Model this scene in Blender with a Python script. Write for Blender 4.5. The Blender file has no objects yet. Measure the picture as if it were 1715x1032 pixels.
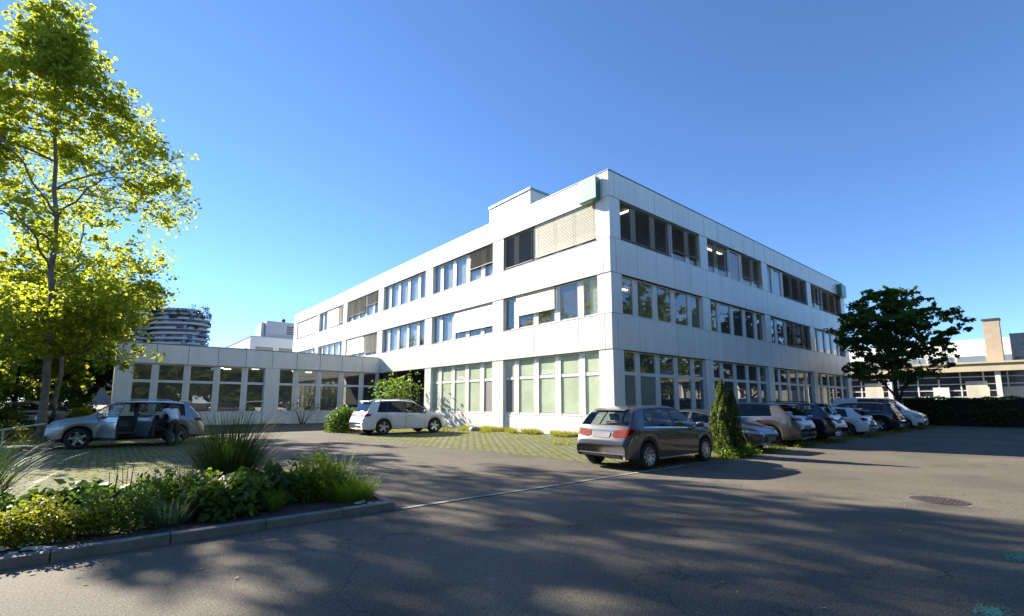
import bpy, bmesh, math, random
import numpy as np
from mathutils import Vector, Matrix
from mathutils.bvhtree import BVHTree

R = math.radians
scene = bpy.context.scene
col = scene.collection

# ------------------------------------------------------------------ camera
cam_d = bpy.data.cameras.new("camera")
cam = bpy.data.objects.new("camera", cam_d)
col.objects.link(cam)
scene.camera = cam
cam_d.sensor_fit = 'HORIZONTAL'
cam_d.sensor_width = 36.0
cam_d.lens = 801.05 / 1715 * 36
cam_d.shift_x = (857.5 - 851.1) / 1715
cam_d.shift_y = (568.94 - 516) / 1715
cam_d.clip_start = 0.1
cam_d.clip_end = 4000
yaw, pitch, roll = R(39.806), R(7.534), R(0.119)
fw = Vector((math.cos(pitch) * math.sin(yaw), math.cos(pitch) * math.cos(yaw), math.sin(pitch)))
rt = Vector((math.cos(yaw), -math.sin(yaw), 0))
up = rt.cross(fw)
r2 = rt * math.cos(roll) + up * math.sin(roll)
u2 = up * math.cos(roll) - rt * math.sin(roll)
m = Matrix((r2, u2, -fw)).transposed().to_4x4()
m.translation = (-17.70, -13.71, 1.60)
cam.matrix_world = m

# ------------------------------------------------------------------ sky, sun, exposure
SUN_EL, SUN_AZ = R(27.0), math.atan2(-0.30, 0.954)      # azimuth from +Y towards +X
world = bpy.data.worlds.new("World")
scene.world = world
world.use_nodes = True
wn = world.node_tree.nodes
wl = world.node_tree.links
sky = wn.new("ShaderNodeTexSky")
sky.sky_type = 'NISHITA'
sky.sun_disc = False
sky.sun_elevation = SUN_EL
sky.sun_rotation = SUN_AZ
sky.altitude = 300
sky.air_density = 0.8
sky.dust_density = 0.0
sky.ozone_density = 6.8
wn["Background"].inputs["Strength"].default_value = 0.09
wl.new(sky.outputs[0], wn["Background"].inputs["Color"])

sun_d = bpy.data.lights.new("sun", 'SUN')
sun_d.energy = 5.0
sun_d.angle = R(0.53)
sun_d.color = (1.0, 0.92, 0.78)
sun = bpy.data.objects.new("sun", sun_d)
col.objects.link(sun)
sv = Vector((math.sin(SUN_AZ) * math.cos(SUN_EL), math.cos(SUN_AZ) * math.cos(SUN_EL), math.sin(SUN_EL)))
sun.location = sv * 100
sun.rotation_euler = sv.to_track_quat('Z', 'Y').to_euler()

scene.view_settings.view_transform = 'Standard'
scene.view_settings.look = 'None'
scene.view_settings.exposure = 1.6
scene.view_settings.gamma = 1.0
scene.render.engine = 'CYCLES'
scene.cycles.max_bounces = 8
scene.cycles.transparent_max_bounces = 16
scene.cycles.caustics_reflective = False
scene.cycles.caustics_refractive = False
scene.cycles.use_denoising = True

# ------------------------------------------------------------------ materials
MATS = {}

def new_mat(name):
    mt = bpy.data.materials.new(name)
    mt.use_nodes = True
    nt = mt.node_tree
    return mt, nt, nt.nodes, nt.links, nt.nodes["Principled BSDF"]

def pmat(name, c, rough=0.6, metal=0.0, var=0.0, scale=6.0, bump=0.0, bscale=40.0, island=0.0, coat=0.0,
         spec=0.5, emit=None, streak=False):
    """principled colour with soft noise variation, optional per-piece variation and bump"""
    if name in MATS:
        return MATS[name]
    mt, nt, n, l, b = new_mat(name)
    b.inputs["Base Color"].default_value = (*c, 1)
    b.inputs["Roughness"].default_value = rough
    b.inputs["Metallic"].default_value = metal
    b.inputs["Specular IOR Level"].default_value = spec
    b.inputs["Coat Weight"].default_value = coat
    b.inputs["Coat Roughness"].default_value = 0.04
    tc = n.new("ShaderNodeTexCoord")
    last = None
    if var > 0 or island > 0:
        val = None
        if var > 0:
            no = n.new("ShaderNodeTexNoise")
            no.inputs["Scale"].default_value = scale
            no.inputs["Detail"].default_value = 6
            no.inputs["Roughness"].default_value = 0.65
            if streak:
                mp = n.new("ShaderNodeMapping")
                mp.inputs["Scale"].default_value = (1, 1, 0.12)
                l.new(tc.outputs["Object"], mp.inputs["Vector"])
                l.new(mp.outputs[0], no.inputs["Vector"])
            else:
                l.new(tc.outputs["Object"], no.inputs["Vector"])
            mr = n.new("ShaderNodeMapRange")
            mr.inputs["From Min"].default_value = 0.3
            mr.inputs["From Max"].default_value = 0.7
            mr.inputs["To Min"].default_value = 1 - var
            mr.inputs["To Max"].default_value = 1 + var
            l.new(no.outputs["Fac"], mr.inputs["Value"])
            val = mr.outputs[0]
        if island > 0:
            ge = n.new("ShaderNodeNewGeometry")
            m2 = n.new("ShaderNodeMapRange")
            m2.inputs["To Min"].default_value = 1 - island
            m2.inputs["To Max"].default_value = 1 + island
            l.new(ge.outputs["Random Per Island"], m2.inputs["Value"])
            if val is None:
                val = m2.outputs[0]
            else:
                mm = n.new("ShaderNodeMath")
                mm.operation = 'MULTIPLY'
                l.new(val, mm.inputs[0])
                l.new(m2.outputs[0], mm.inputs[1])
                val = mm.outputs[0]
        vm = n.new("ShaderNodeVectorMath")
        vm.operation = 'SCALE'
        vm.inputs[0].default_value = c
        l.new(val, vm.inputs["Scale"])
        l.new(vm.outputs[0], b.inputs["Base Color"])
    if bump > 0:
        nb = n.new("ShaderNodeTexNoise")
        nb.inputs["Scale"].default_value = bscale
        nb.inputs["Detail"].default_value = 4
        l.new(tc.outputs["Object"], nb.inputs["Vector"])
        bp = n.new("ShaderNodeBump")
        bp.inputs["Strength"].default_value = bump
        bp.inputs["Distance"].default_value = 0.02
        l.new(nb.outputs["Fac"], bp.inputs["Height"])
        l.new(bp.outputs[0], b.inputs["Normal"])
    if emit:
        b.inputs["Emission Color"].default_value = (*emit[0], 1)
        b.inputs["Emission Strength"].default_value = emit[1]
    MATS[name] = mt
    return mt

def glass_mat(name, tint=(0.75, 0.8, 0.8), ior=2.0, wobble=0.0, rcol=(1, 1, 1), haze=0.0):
    if name in MATS:
        return MATS[name]
    mt, nt, n, l, b = new_mat(name)
    n.remove(b)
    tr = n.new("ShaderNodeBsdfTransparent")
    tr.inputs[0].default_value = (*tint, 1)
    gl = n.new("ShaderNodeBsdfGlossy")
    gl.inputs["Color"].default_value = (*rcol, 1)
    gl.inputs["Roughness"].default_value = 0.0
    fr = n.new("ShaderNodeFresnel")
    ge = n.new("ShaderNodeNewGeometry")
    mi_ = n.new("ShaderNodeMapRange")            # same reflectance whichever way the pane faces
    mi_.inputs["To Min"].default_value = ior
    mi_.inputs["To Max"].default_value = 1 / ior
    l.new(ge.outputs["Backfacing"], mi_.inputs["Value"])
    l.new(mi_.outputs[0], fr.inputs["IOR"])
    if wobble:
        tc = n.new("ShaderNodeTexCoord")
        no = n.new("ShaderNodeTexNoise")
        no.inputs["Scale"].default_value = 0.9
        no.inputs["Detail"].default_value = 1
        l.new(tc.outputs["Object"], no.inputs["Vector"])
        bp = n.new("ShaderNodeBump")
        bp.inputs["Strength"].default_value = wobble
        bp.inputs["Distance"].default_value = 0.05
        l.new(no.outputs["Fac"], bp.inputs["Height"])
        l.new(bp.outputs[0], gl.inputs["Normal"])
    mx = n.new("ShaderNodeMixShader")
    l.new(fr.outputs[0], mx.inputs[0])
    l.new(tr.outputs[0], mx.inputs[1])
    l.new(gl.outputs[0], mx.inputs[2])
    out = mx.outputs[0]
    if haze:                                     # even white haze mixed in to pale the mirrored sky
        df = n.new("ShaderNodeBsdfDiffuse")
        df.inputs[0].default_value = (0.8, 0.8, 0.78, 1)
        m4 = n.new("ShaderNodeMixShader")
        m4.inputs[0].default_value = haze
        l.new(out, m4.inputs[1])
        l.new(df.outputs[0], m4.inputs[2])
        out = m4.outputs[0]
    l.new(out, n["Material Output"].inputs["Surface"])
    MATS[name] = mt
    return mt

def leaf_mat(name, c0, c1, trans, tw=0.45, rough=0.5):
    """leaf: colour varies leaf by leaf and over the crown; light shines through"""
    if name in MATS:
        return MATS[name]
    mt, nt, n, l, b = new_mat(name)
    ge = n.new("ShaderNodeNewGeometry")
    tc = n.new("ShaderNodeTexCoord")
    no = n.new("ShaderNodeTexNoise")
    no.inputs["Scale"].default_value = 0.8
    l.new(tc.outputs["Object"], no.inputs["Vector"])
    ad = n.new("ShaderNodeMath")
    ad.operation = 'MULTIPLY_ADD'
    ad.inputs[1].default_value = 0.65
    l.new(ge.outputs["Random Per Island"], ad.inputs[0])
    m3 = n.new("ShaderNodeMath")
    m3.operation = 'MULTIPLY'
    m3.inputs[1].default_value = 0.45
    l.new(no.outputs["Fac"], m3.inputs[0])
    l.new(m3.outputs[0], ad.inputs[2])
    mx = n.new("ShaderNodeMix")
    mx.data_type = 'RGBA'
    mx.inputs[6].default_value = (*c0, 1)
    mx.inputs[7].default_value = (*c1, 1)
    l.new(ad.outputs[0], mx.inputs[0])
    l.new(mx.outputs[2], b.inputs["Base Color"])
    b.inputs["Roughness"].default_value = rough
    b.inputs["Specular IOR Level"].default_value = 0.2
    t = n.new("ShaderNodeBsdfTranslucent")
    t.inputs[0].default_value = (*trans, 1)
    ms = n.new("ShaderNodeMixShader")
    ms.inputs[0].default_value = tw
    l.new(b.outputs[0], ms.inputs[1])
    l.new(t.outputs[0], ms.inputs[2])
    l.new(ms.outputs[0], n["Material Output"].inputs["Surface"])
    MATS[name] = mt
    return mt

# ------------------------------------------------------------------ object helpers
def tag(o, label=None, cat=None, group=None, kind=None):
    if label: o["label"] = label
    if cat: o["category"] = cat
    if group: o["group"] = group
    if kind: o["kind"] = kind
    return o

def empty(name, loc=(0, 0, 0), rz=0.0, label=None, cat=None, group=None):
    o = bpy.data.objects.new(name, None)
    o.empty_display_size = 0.2
    col.objects.link(o)
    o.location = loc
    o.rotation_euler = (0, 0, rz)
    return tag(o, label, cat, group)

class MB:
    """collects faces and links them as ONE mesh object"""
    def __init__(self):
        self.v, self.f, self.m = [], [], []
    def quad(self, pts, mi=0):
        b = len(self.v)
        self.v += [tuple(p) for p in pts]
        self.f.append(tuple(range(b, b + len(pts))))
        self.m.append(mi)
    def box(self, a, b, mi=0, T=None):
        x0, y0, z0 = a
        x1, y1, z1 = b
        p = [(x0, y0, z0), (x1, y0, z0), (x1, y1, z0), (x0, y1, z0), (x0, y0, z1), (x1, y0, z1), (x1, y1, z1), (x0, y1, z1)]
        if T: p = [tuple(T(*q)) for q in p]
        k = len(self.v)
        self.v += p
        for f in ((0, 3, 2, 1), (4, 5, 6, 7), (0, 1, 5, 4), (1, 2, 6, 5), (2, 3, 7, 6), (3, 0, 4, 7)):
            self.f.append(tuple(k + i for i in f))
            self.m.append(mi)
    def prism(self, poly, d0, d1, T, mi=0):
        """poly of (a,b); T(a,b,d) -> point; extruded d0..d1"""
        k = len(self.v)
        n = len(poly)
        for d in (d0, d1):
            self.v += [tuple(T(a, b, d)) for a, b in poly]
        self.f.append(tuple(range(k, k + n))); self.m.append(mi)
        self.f.append(tuple(range(k + 2 * n - 1, k + n - 1, -1))); self.m.append(mi)
        for i in range(n):
            j = (i + 1) % n
            self.f.append((k + i, k + n + i, k + n + j, k + j)); self.m.append(mi)
    def tube(self, pts, rad, n=8, mi=0, cap=True):
        k0 = len(self.v)
        pts = [Vector(p) for p in pts]
        if not hasattr(rad, '__len__'): rad = [rad] * len(pts)
        for i, p in enumerate(pts):
            d = (pts[min(i + 1, len(pts) - 1)] - pts[max(i - 1, 0)])
            d.normalize()
            a = d.cross(Vector((0, 0, 1)))
            if a.length < 1e-3: a = d.cross(Vector((0, 1, 0)))
            a.normalize()
            c = d.cross(a)
            for j in range(n):
                t = 2 * math.pi * j / n
                self.v.append(tuple(p + (a * math.cos(t) + c * math.sin(t)) * rad[i]))
        for i in range(len(pts) - 1):
            for j in range(n):
                a = k0 + i * n + j
                b = k0 + i * n + (j + 1) % n
                self.f.append((a, b, b + n, a + n)); self.m.append(mi)
        if cap:
            self.f.append(tuple(range(k0 + n - 1, k0 - 1, -1))); self.m.append(mi)
            e = k0 + (len(pts) - 1) * n
            self.f.append(tuple(range(e, e + n))); self.m.append(mi)
    def lathe(self, prof, n=24, T=lambda x, y, z: (x, y, z), mi=0, close=False):
        """prof of (r, h) revolved about local z"""
        k = len(self.v)
        for r, h in prof:
            for j in range(n):
                t = 2 * math.pi * j / n
                self.v.append(tuple(T(r * math.cos(t), r * math.sin(t), h)))
        for i in range(len(prof) - 1):
            for j in range(n):
                a = k + i * n + j
                b = k + i * n + (j + 1) % n
                self.f.append((a, b, b + n, a + n)); self.m.append(mi)
        if close:
            self.f.append(tuple(range(k + n - 1, k - 1, -1))); self.m.append(mi)
            e = k + (len(prof) - 1) * n
            self.f.append(tuple(range(e, e + n))); self.m.append(mi)
    def build(self, name, mats, parent=None, smooth=False, base=None, bevel=0.0, recalc=True):
        me = bpy.data.meshes.new(name)
        v = self.v
        if base: v = [(a - base[0], b - base[1], c - base[2]) for a, b, c in v]
        me.from_pydata(v, [], self.f)
        if not isinstance(mats, (list, tuple)): mats = [mats]
        for q in mats: me.materials.append(q)
        me.polygons.foreach_set("material_index", self.m)
        if smooth: me.polygons.foreach_set("use_smooth", [True] * len(self.f))
        if recalc:
            bm = bmesh.new()
            bm.from_mesh(me)
            bmesh.ops.recalc_face_normals(bm, faces=bm.faces)
            bm.to_mesh(me)
            bm.free()
        me.update()
        o = bpy.data.objects.new(name, me)
        col.objects.link(o)
        if parent: o.parent = parent
        if base: o.location = base
        if bevel:
            bv = o.modifiers.new("bevel", 'BEVEL')
            bv.width = bevel
            bv.segments = 2
            bv.limit_method = 'ANGLE'
        return o

def np_mesh(name, V, F, mat, parent=None, loc=None, smooth=False):
    """V (n,3) numpy, F (m,k) numpy faces of one size"""
    me = bpy.data.meshes.new(name)
    k = F.shape[1]
    me.vertices.add(len(V))
    me.vertices.foreach_set("co", np.ascontiguousarray(V, dtype=np.float32).ravel())
    me.loops.add(F.size)
    me.loops.foreach_set("vertex_index", np.ascontiguousarray(F, dtype=np.int32).ravel())
    me.polygons.add(len(F))
    me.polygons.foreach_set("loop_start", np.arange(0, F.size, k, dtype=np.int32))
    me.polygons.foreach_set("loop_total", np.full(len(F), k, dtype=np.int32))
    if smooth: me.polygons.foreach_set("use_smooth", np.ones(len(F), dtype=bool))
    me.materials.append(mat)
    me.update(calc_edges=True)
    me.validate()
    o = bpy.data.objects.new(name, me)
    col.objects.link(o)
    if parent: o.parent = parent
    if loc is not None: o.location = loc
    return o

# ------------------------------------------------------------------ foliage helpers
def unit(v):
    return v / np.maximum(np.linalg.norm(v, axis=1, keepdims=True), 1e-9)

def leaf_quads(P, rg, size, aspect=0.6, upb=0.5, T=None, droop=0.0, lobed=False):
    """one small folded leaf face per point: V (n*k,3), F (n,k)"""
    n = len(P)
    nrm = rg.normal(0, 1, (n, 3))
    nrm[:, 2] = np.abs(nrm[:, 2]) * 0.8 + upb
    nrm = unit(nrm)
    t = rg.normal(0, 1, (n, 3)) if T is None else T + rg.normal(0, 0.35, (n, 3))
    t[:, 2] -= droop
    t = unit(t - nrm * np.sum(t * nrm, axis=1, keepdims=True))
    b = np.cross(nrm, t)
    s = size * rg.uniform(0.65, 1.3, (n, 1))
    fold = nrm * s * rg.uniform(-0.05, 0.22, (n, 1))
    if lobed:
        prof = [(-.5, 0, 0), (-.25, .48, 1), (-.02, .30, .6), (.12, .52, 1), (.22, .2, .4), (.55, 0, -.5), (.22, -.2, .4), (.12, -.52, 1), (-.02, -.30, .6), (-.25, -.48, 1)]
    else:
        prof = [(-.5, 0, 0), (-.05, .5, 1), (.55, 0, -.4), (-.05, -.5, 1)]
    k = len(prof)
    V = np.empty((n, k, 3))
    for i, (a, w, f) in enumerate(prof):
        V[:, i] = P + t * s * a + b * s * aspect * w * (1.0 if not lobed else 1.25) + fold * f
    return V.reshape(-1, 3), np.arange(n * k).reshape(n, k)

def bez(p0, p1, p2, n):
    t = np.linspace(0, 1, n)[:, None]
    return (1 - t) ** 2 * p0 + 2 * t * (1 - t) * p1 + t * t * p2

def tree(name, loc, label, cat, seed, height, clear, radius, trunk_r, clusters, per, leaf, lmat, bmat, lean=(0, 0), cr=0.75,
         group=None, shape="round", flat=0.6, lobed=False, holes=0.0, n_lim=9, offset=(0, 0), upb=0.5, extra=None):
    rg = np.random.default_rng(seed)
    root = empty(name, loc, 0, label, cat, group)
    # trunk
    top = np.array([lean[0], lean[1], height * 0.93])
    mid = np.array([lean[0] * .25 + rg.normal(0, .12), lean[1] * .25 + rg.normal(0, .12), height * .45])
    tp = bez(np.zeros(3), mid, top, 16)
    tp[1:-1, :2] += rg.normal(0, trunk_r * .22, (14, 2))
    tr = [trunk_r * (1.35 if i == 0 else 1.0) * (1 - 0.9 * (i / 15) ** 0.9) + 0.012 for i in range(16)]
    mb = MB()
    tp[0, 2] = -0.1
    mb.tube(tp, tr, 10)
    # cluster centres: spread through the crown, denser to its skin, with gaps
    cz, ch = (height + clear) / 2, (height - clear) / 2
    C = []
    gaps = rg.normal(0, 1, (14, 3)); gaps = unit(gaps) * rg.uniform(.55, .95, (14, 1))
    tries = 0
    while len(C) < clusters and tries < 60000:
        tries += 1
        d = rg.normal(0, 1, 3); d /= np.linalg.norm(d)
        q = rg.uniform(0.12, 1) ** 0.45
        p = d * q
        if shape == "cone":
            f = min(1.04 - 1.02 * p[2], 1.06) if p[2] > 0 else 1.04
        elif shape == "umbrella":
            f = 1.0 + 0.25 * (-p[2])
            if p[2] < -0.85: continue
        else:
            f = 1.0
        if holes and np.min(np.linalg.norm(gaps - p, axis=1)) < holes: continue
        lump = 1 + 0.22 * math.sin(3 * math.atan2(p[1], p[0]) + seed) + 0.16 * math.sin(5.3 * p[2] + 2.1 * seed)
        x = np.array([p[0] * radius * f * lump, p[1] * radius * f * lump, p[2] * ch])
        x[:2] += np.array(offset) + np.array(lean) * ((x[2] + cz) / height) ** 1.5
        x[2] += cz
        if x[2] < clear: continue
        C.append(x)
    if extra is not None: C += [np.array(e, float) for e in extra]
    C = np.array(C)
    # limbs: from the trunk to a few far clusters, then boughs to every cluster
    idx = [int(rg.integers(len(C)))]
    for _ in range(n_lim - 1):
        dmin = np.min(np.linalg.norm(C[:, None] - C[idx][None], axis=2), axis=1)
        idx.append(int(np.argmax(dmin)))
    limb_pts, limb_r = [], []
    for i in idx:
        e = C[i]
        zs = max(clear * .6, e[2] - np.linalg.norm(e[:2]) * rg.uniform(.5, .9) - 0.4)
        k = int(np.clip(np.searchsorted(tp[:, 2], zs), 2, 13))
        s = tp[k]
        ctrl = s * .45 + e * .55 + np.array([0, 0, np.linalg.norm(e - s) * .14])
        pts = bez(s, ctrl, e, 9)
        pts[1:-1] += rg.normal(0, .06, (7, 3))
        r0 = tr[k] * .55
        rr = np.linspace(r0, .018, 9)
        mb.tube(pts, list(rr), 6, cap=False)
        limb_pts.append(pts[2:]); limb_r.append(rr[2:])
    LP = np.concatenate(limb_pts + [tp[5:]]); LR = np.concatenate(limb_r + [np.array(tr[5:])])
    for c in C:
        d = np.linalg.norm(LP - c, axis=1) + np.maximum(0, LP[:, 2] - c[2]) * 1.2
        k = int(np.argmin(d))
        s = LP[k]
        if np.linalg.norm(c - s) < 0.15: continue
        ctrl = (s + c) / 2 + np.array([0, 0, .12 * np.linalg.norm(c - s)]) + rg.normal(0, .08, 3)
        pts = bez(s, ctrl, c, 5)
        r0 = min(LR[k] * .6, .05)
        mb.tube(pts, list(np.linspace(r0, .008, 5)), 4, cap=False)
    mb.build("trunk", bmat, root, smooth=True, recalc=False)
    # leaves
    Ps, Ts = [], []
    for c in C:
        r = cr * rg.uniform(.65, 1.3)
        n = int(per * rg.uniform(.6, 1.3))
        # several short twigs per cluster
        nt = max(3, n // 16)
        td = rg.normal(0, 1, (nt, 3)); td[:, 2] *= flat; td = unit(td)
        w = rg.integers(0, nt, n)
        a = rg.uniform(0.1, 1, n)[:, None] ** 0.7
        P = c + td[w] * a * r + rg.normal(0, .10 * r, (n, 3))
        Ps.append(P); Ts.append(td[w])
    P = np.concatenate(Ps); T = np.concatenate(Ts)
    V, F = leaf_quads(P, rg, leaf, .8, upb=upb, T=T, droop=.25, lobed=lobed)
    np_mesh("crown", V, F, lmat, root)
    return root

def shrub(name, loc, label, cat, seed, size, n, leaf, lmat, aspect=0.6, group=None, stems=14, part="foliage", dome=True, lump=0.25, upb=.5, lobed=False, extra=None):
    """leaf mass on stems: size = (rx, ry, h)"""
    rg = np.random.default_rng(seed)
    root = empty(name, loc, 0, label, cat, group)
    rx, ry, h = size
    d = rg.normal(0, 1, (n, 3)); d[:, 2] = np.abs(d[:, 2]); d = unit(d)
    q = rg.uniform(0.15, 1, n) ** 0.4
    ph = rg.uniform(0, 6.28, 4)
    L = 1 + lump * np.sin(3.2 * np.arctan2(d[:, 1], d[:, 0]) + ph[0]) * .5 + lump * np.sin(6.5 * d[:, 2] + ph[1]) * .4 + lump * np.sin(7 * d[:, 0] * 1.3 + ph[2]) * .4 + lump * np.sin(9 * d[:, 1] + ph[3]) * .3
    P = d * (q * L)[:, None] * np.array([rx, ry, h])
    P[:, 2] += 0.03
    P += rg.normal(0, leaf * .3, P.shape)
    P[:, 2] = np.maximum(P[:, 2], .02)
    V, F = leaf_quads(P, rg, leaf, aspect, upb=upb, T=d, droop=.1, lobed=lobed)
    np_mesh(part, V, F, lmat, root)
    mb = MB()
    for i in range(stems):
        e = P[rg.integers(n)] * .9
        s = np.array([e[0] * .15, e[1] * .15, -.03])
        pts = bez(s, np.array([e[0] * .4, e[1] * .4, e[2] * .7]), e, 5)
        r = max(.004, min(.02, h * .012))
        mb.tube(pts, [r, r * .8, r * .6, r * .45, r * .3], 5, cap=False)
    mb.build("stem", pmat("shrub_stem", (0.06, 0.05, 0.025), 0.9), root, smooth=True, recalc=False)
    return root

def blades(rg, n, base_r, length, spread, width, droop, seg=6, lean=(0, 0), fan=1.0):
    """curved grass blades growing from a tuft: V, F (quads)"""
    az = rg.uniform(0, 2 * math.pi, n)
    rad = base_r * np.sqrt(rg.uniform(0, 1, n))
    b0 = np.stack([rad * np.cos(az), rad * np.sin(az), np.zeros(n)], 1)
    az2 = az + rg.normal(0, .5, n)
    el = np.clip(rg.normal(spread, .22, n), 0.02, 1.3)          # angle from vertical
    L = length * rg.uniform(.55, 1.12, n)
    dr = droop * rg.uniform(.5, 1.5, n)
    V = np.empty((n, seg + 1, 2, 3))
    pos = b0.copy()
    side = np.stack([-np.sin(az2), np.cos(az2), np.zeros(n)], 1)
    tw = rg.uniform(-.6, .6, n)[:, None]
    side = unit(side + np.stack([np.cos(az2), np.sin(az2), np.zeros(n)], 1) * tw)
    for i in range(seg + 1):
        w = width * (1 - (i / seg) ** 1.6) * .5 + .0006
        V[:, i, 0] = pos - side * w
        V[:, i, 1] = pos + side * w
        a = el + dr * (i / seg) ** 1.4
        step = (L / seg)[:, None]
        pos = pos + step * np.stack([np.sin(a) * np.cos(az2) + lean[0], np.sin(a) * np.sin(az2) + lean[1], np.cos(a)], 1)
    k = (seg + 1) * 2
    base = (np.arange(n) * k)[:, None]
    F = []
    for i in range(seg):
        F.append(np.concatenate([base + 2 * i, base + 2 * i + 1, base + 2 * i + 3, base + 2 * i + 2], 1))
    return V.reshape(-1, 3), np.concatenate(F)

# ================================================================== GROUND
def asphalt(name, c, patch):
    mt, nt, n, l, b = new_mat(name)
    tc = n.new("ShaderNodeTexCoord")
    f = n.new("ShaderNodeTexNoise"); f.inputs["Scale"].default_value = 55; f.inputs["Detail"].default_value = 3
    g = n.new("ShaderNodeTexNoise"); g.inputs["Scale"].default_value = 0.35; g.inputs["Detail"].default_value = 5; g.inputs["Distortion"].default_value = 0.6
    vo = n.new("ShaderNodeTexVoronoi"); vo.inputs["Scale"].default_value = 60
    for q in (f, g, vo): l.new(tc.outputs["Object"], q.inputs["Vector"])
    r1 = n.new("ShaderNodeMapRange"); r1.inputs["From Min"].default_value = 0.3; r1.inputs["From Max"].default_value = 0.7
    r1.inputs["To Min"].default_value = 0.60; r1.inputs["To Max"].default_value = 1.42
    l.new(f.outputs["Fac"], r1.inputs["Value"])
    r2_ = n.new("ShaderNodeMapRange"); r2_.inputs["From Min"].default_value = 0.3; r2_.inputs["From Max"].default_value = 0.7
    r2_.inputs["To Min"].default_value = 1 - patch; r2_.inputs["To Max"].default_value = 1 + patch
    l.new(g.outputs["Fac"], r2_.inputs["Value"])
    # pale stones in the binder
    st = n.new("ShaderNodeMapRange"); st.inputs["From Min"].default_value = 0.0; st.inputs["From Max"].default_value = 0.55
    st.inputs["To Min"].default_value = 1.4; st.inputs["To Max"].default_value = 0.72
    l.new(vo.outputs["Distance"], st.inputs["Value"])
    a = n.new("ShaderNodeMath"); a.operation = 'MULTIPLY'
    l.new(r1.outputs[0], a.inputs[0]); l.new(r2_.outputs[0], a.inputs[1])
    a2 = n.new("ShaderNodeMath"); a2.operation = 'MULTIPLY'
    l.new(a.outputs[0], a2.inputs[0]); l.new(st.outputs[0], a2.inputs[1])
    # hairline cracks
    cd = n.new("ShaderNodeTexNoise"); cd.inputs["Scale"].default_value = 1.3; cd.inputs["Detail"].default_value = 4
    l.new(tc.outputs["Object"], cd.inputs["Vector"])
    va = n.new("ShaderNodeVectorMath"); va.operation = 'ADD'
    sc_ = n.new("ShaderNodeVectorMath"); sc_.operation = 'SCALE'; sc_.inputs["Scale"].default_value = 1.4
    l.new(cd.outputs["Color"], sc_.inputs[0]); l.new(sc_.outputs[0], va.inputs[0]); l.new(tc.outputs["Object"], va.inputs[1])
    vc = n.new("ShaderNodeTexVoronoi"); vc.feature = 'DISTANCE_TO_EDGE'; vc.inputs["Scale"].default_value = 0.22
    l.new(va.outputs[0], vc.inputs["Vector"])
    cr = n.new("ShaderNodeMapRange"); cr.inputs["From Min"].default_value = 0.0; cr.inputs["From Max"].default_value = 0.0035
    cr.inputs["To Min"].default_value = 0.45; cr.inputs["To Max"].default_value = 1.0
    l.new(vc.outputs["Distance"], cr.inputs["Value"])
    a3 = n.new("ShaderNodeMath"); a3.operation = 'MULTIPLY'
    l.new(a2.outputs[0], a3.inputs[0]); l.new(cr.outputs[0], a3.inputs[1])
    os_ = n.new("ShaderNodeTexNoise"); os_.inputs["Scale"].default_value = 0.9; os_.inputs["Detail"].default_value = 7; os_.inputs["Roughness"].default_value = 0.6
    mo = n.new("ShaderNodeMapping"); mo.inputs["Location"].default_value = (13.0, 5.0, 0); mo.inputs["Scale"].default_value = (0.6, 1.2, 1)
    l.new(tc.outputs["Object"], mo.inputs["Vector"]); l.new(mo.outputs[0], os_.inputs["Vector"])
    om = n.new("ShaderNodeMapRange"); om.inputs["From Min"].default_value = 0.58; om.inputs["From Max"].default_value = 0.70
    om.inputs["To Min"].default_value = 1.0; om.inputs["To Max"].default_value = 0.74
    l.new(os_.outputs["Fac"], om.inputs["Value"])
    a4 = n.new("ShaderNodeMath"); a4.operation = 'MULTIPLY'
    l.new(a3.outputs[0], a4.inputs[0]); l.new(om.outputs[0], a4.inputs[1])
    vm = n.new("ShaderNodeVectorMath"); vm.operation = 'SCALE'; vm.inputs[0].default_value = c
    l.new(a4.outputs[0], vm.inputs["Scale"]); l.new(vm.outputs[0], b.inputs["Base Color"])
    b.inputs["Roughness"].default_value = 0.88
    b.inputs["Specular IOR Level"].default_value = 0.3
    bp = n.new("ShaderNodeBump"); bp.inputs["Strength"].default_value = 0.4; bp.inputs["Distance"].default_value = 0.008
    l.new(vo.outputs["Distance"], bp.inputs["Height"]); l.new(bp.outputs[0], b.inputs["Normal"])
    return mt

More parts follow.
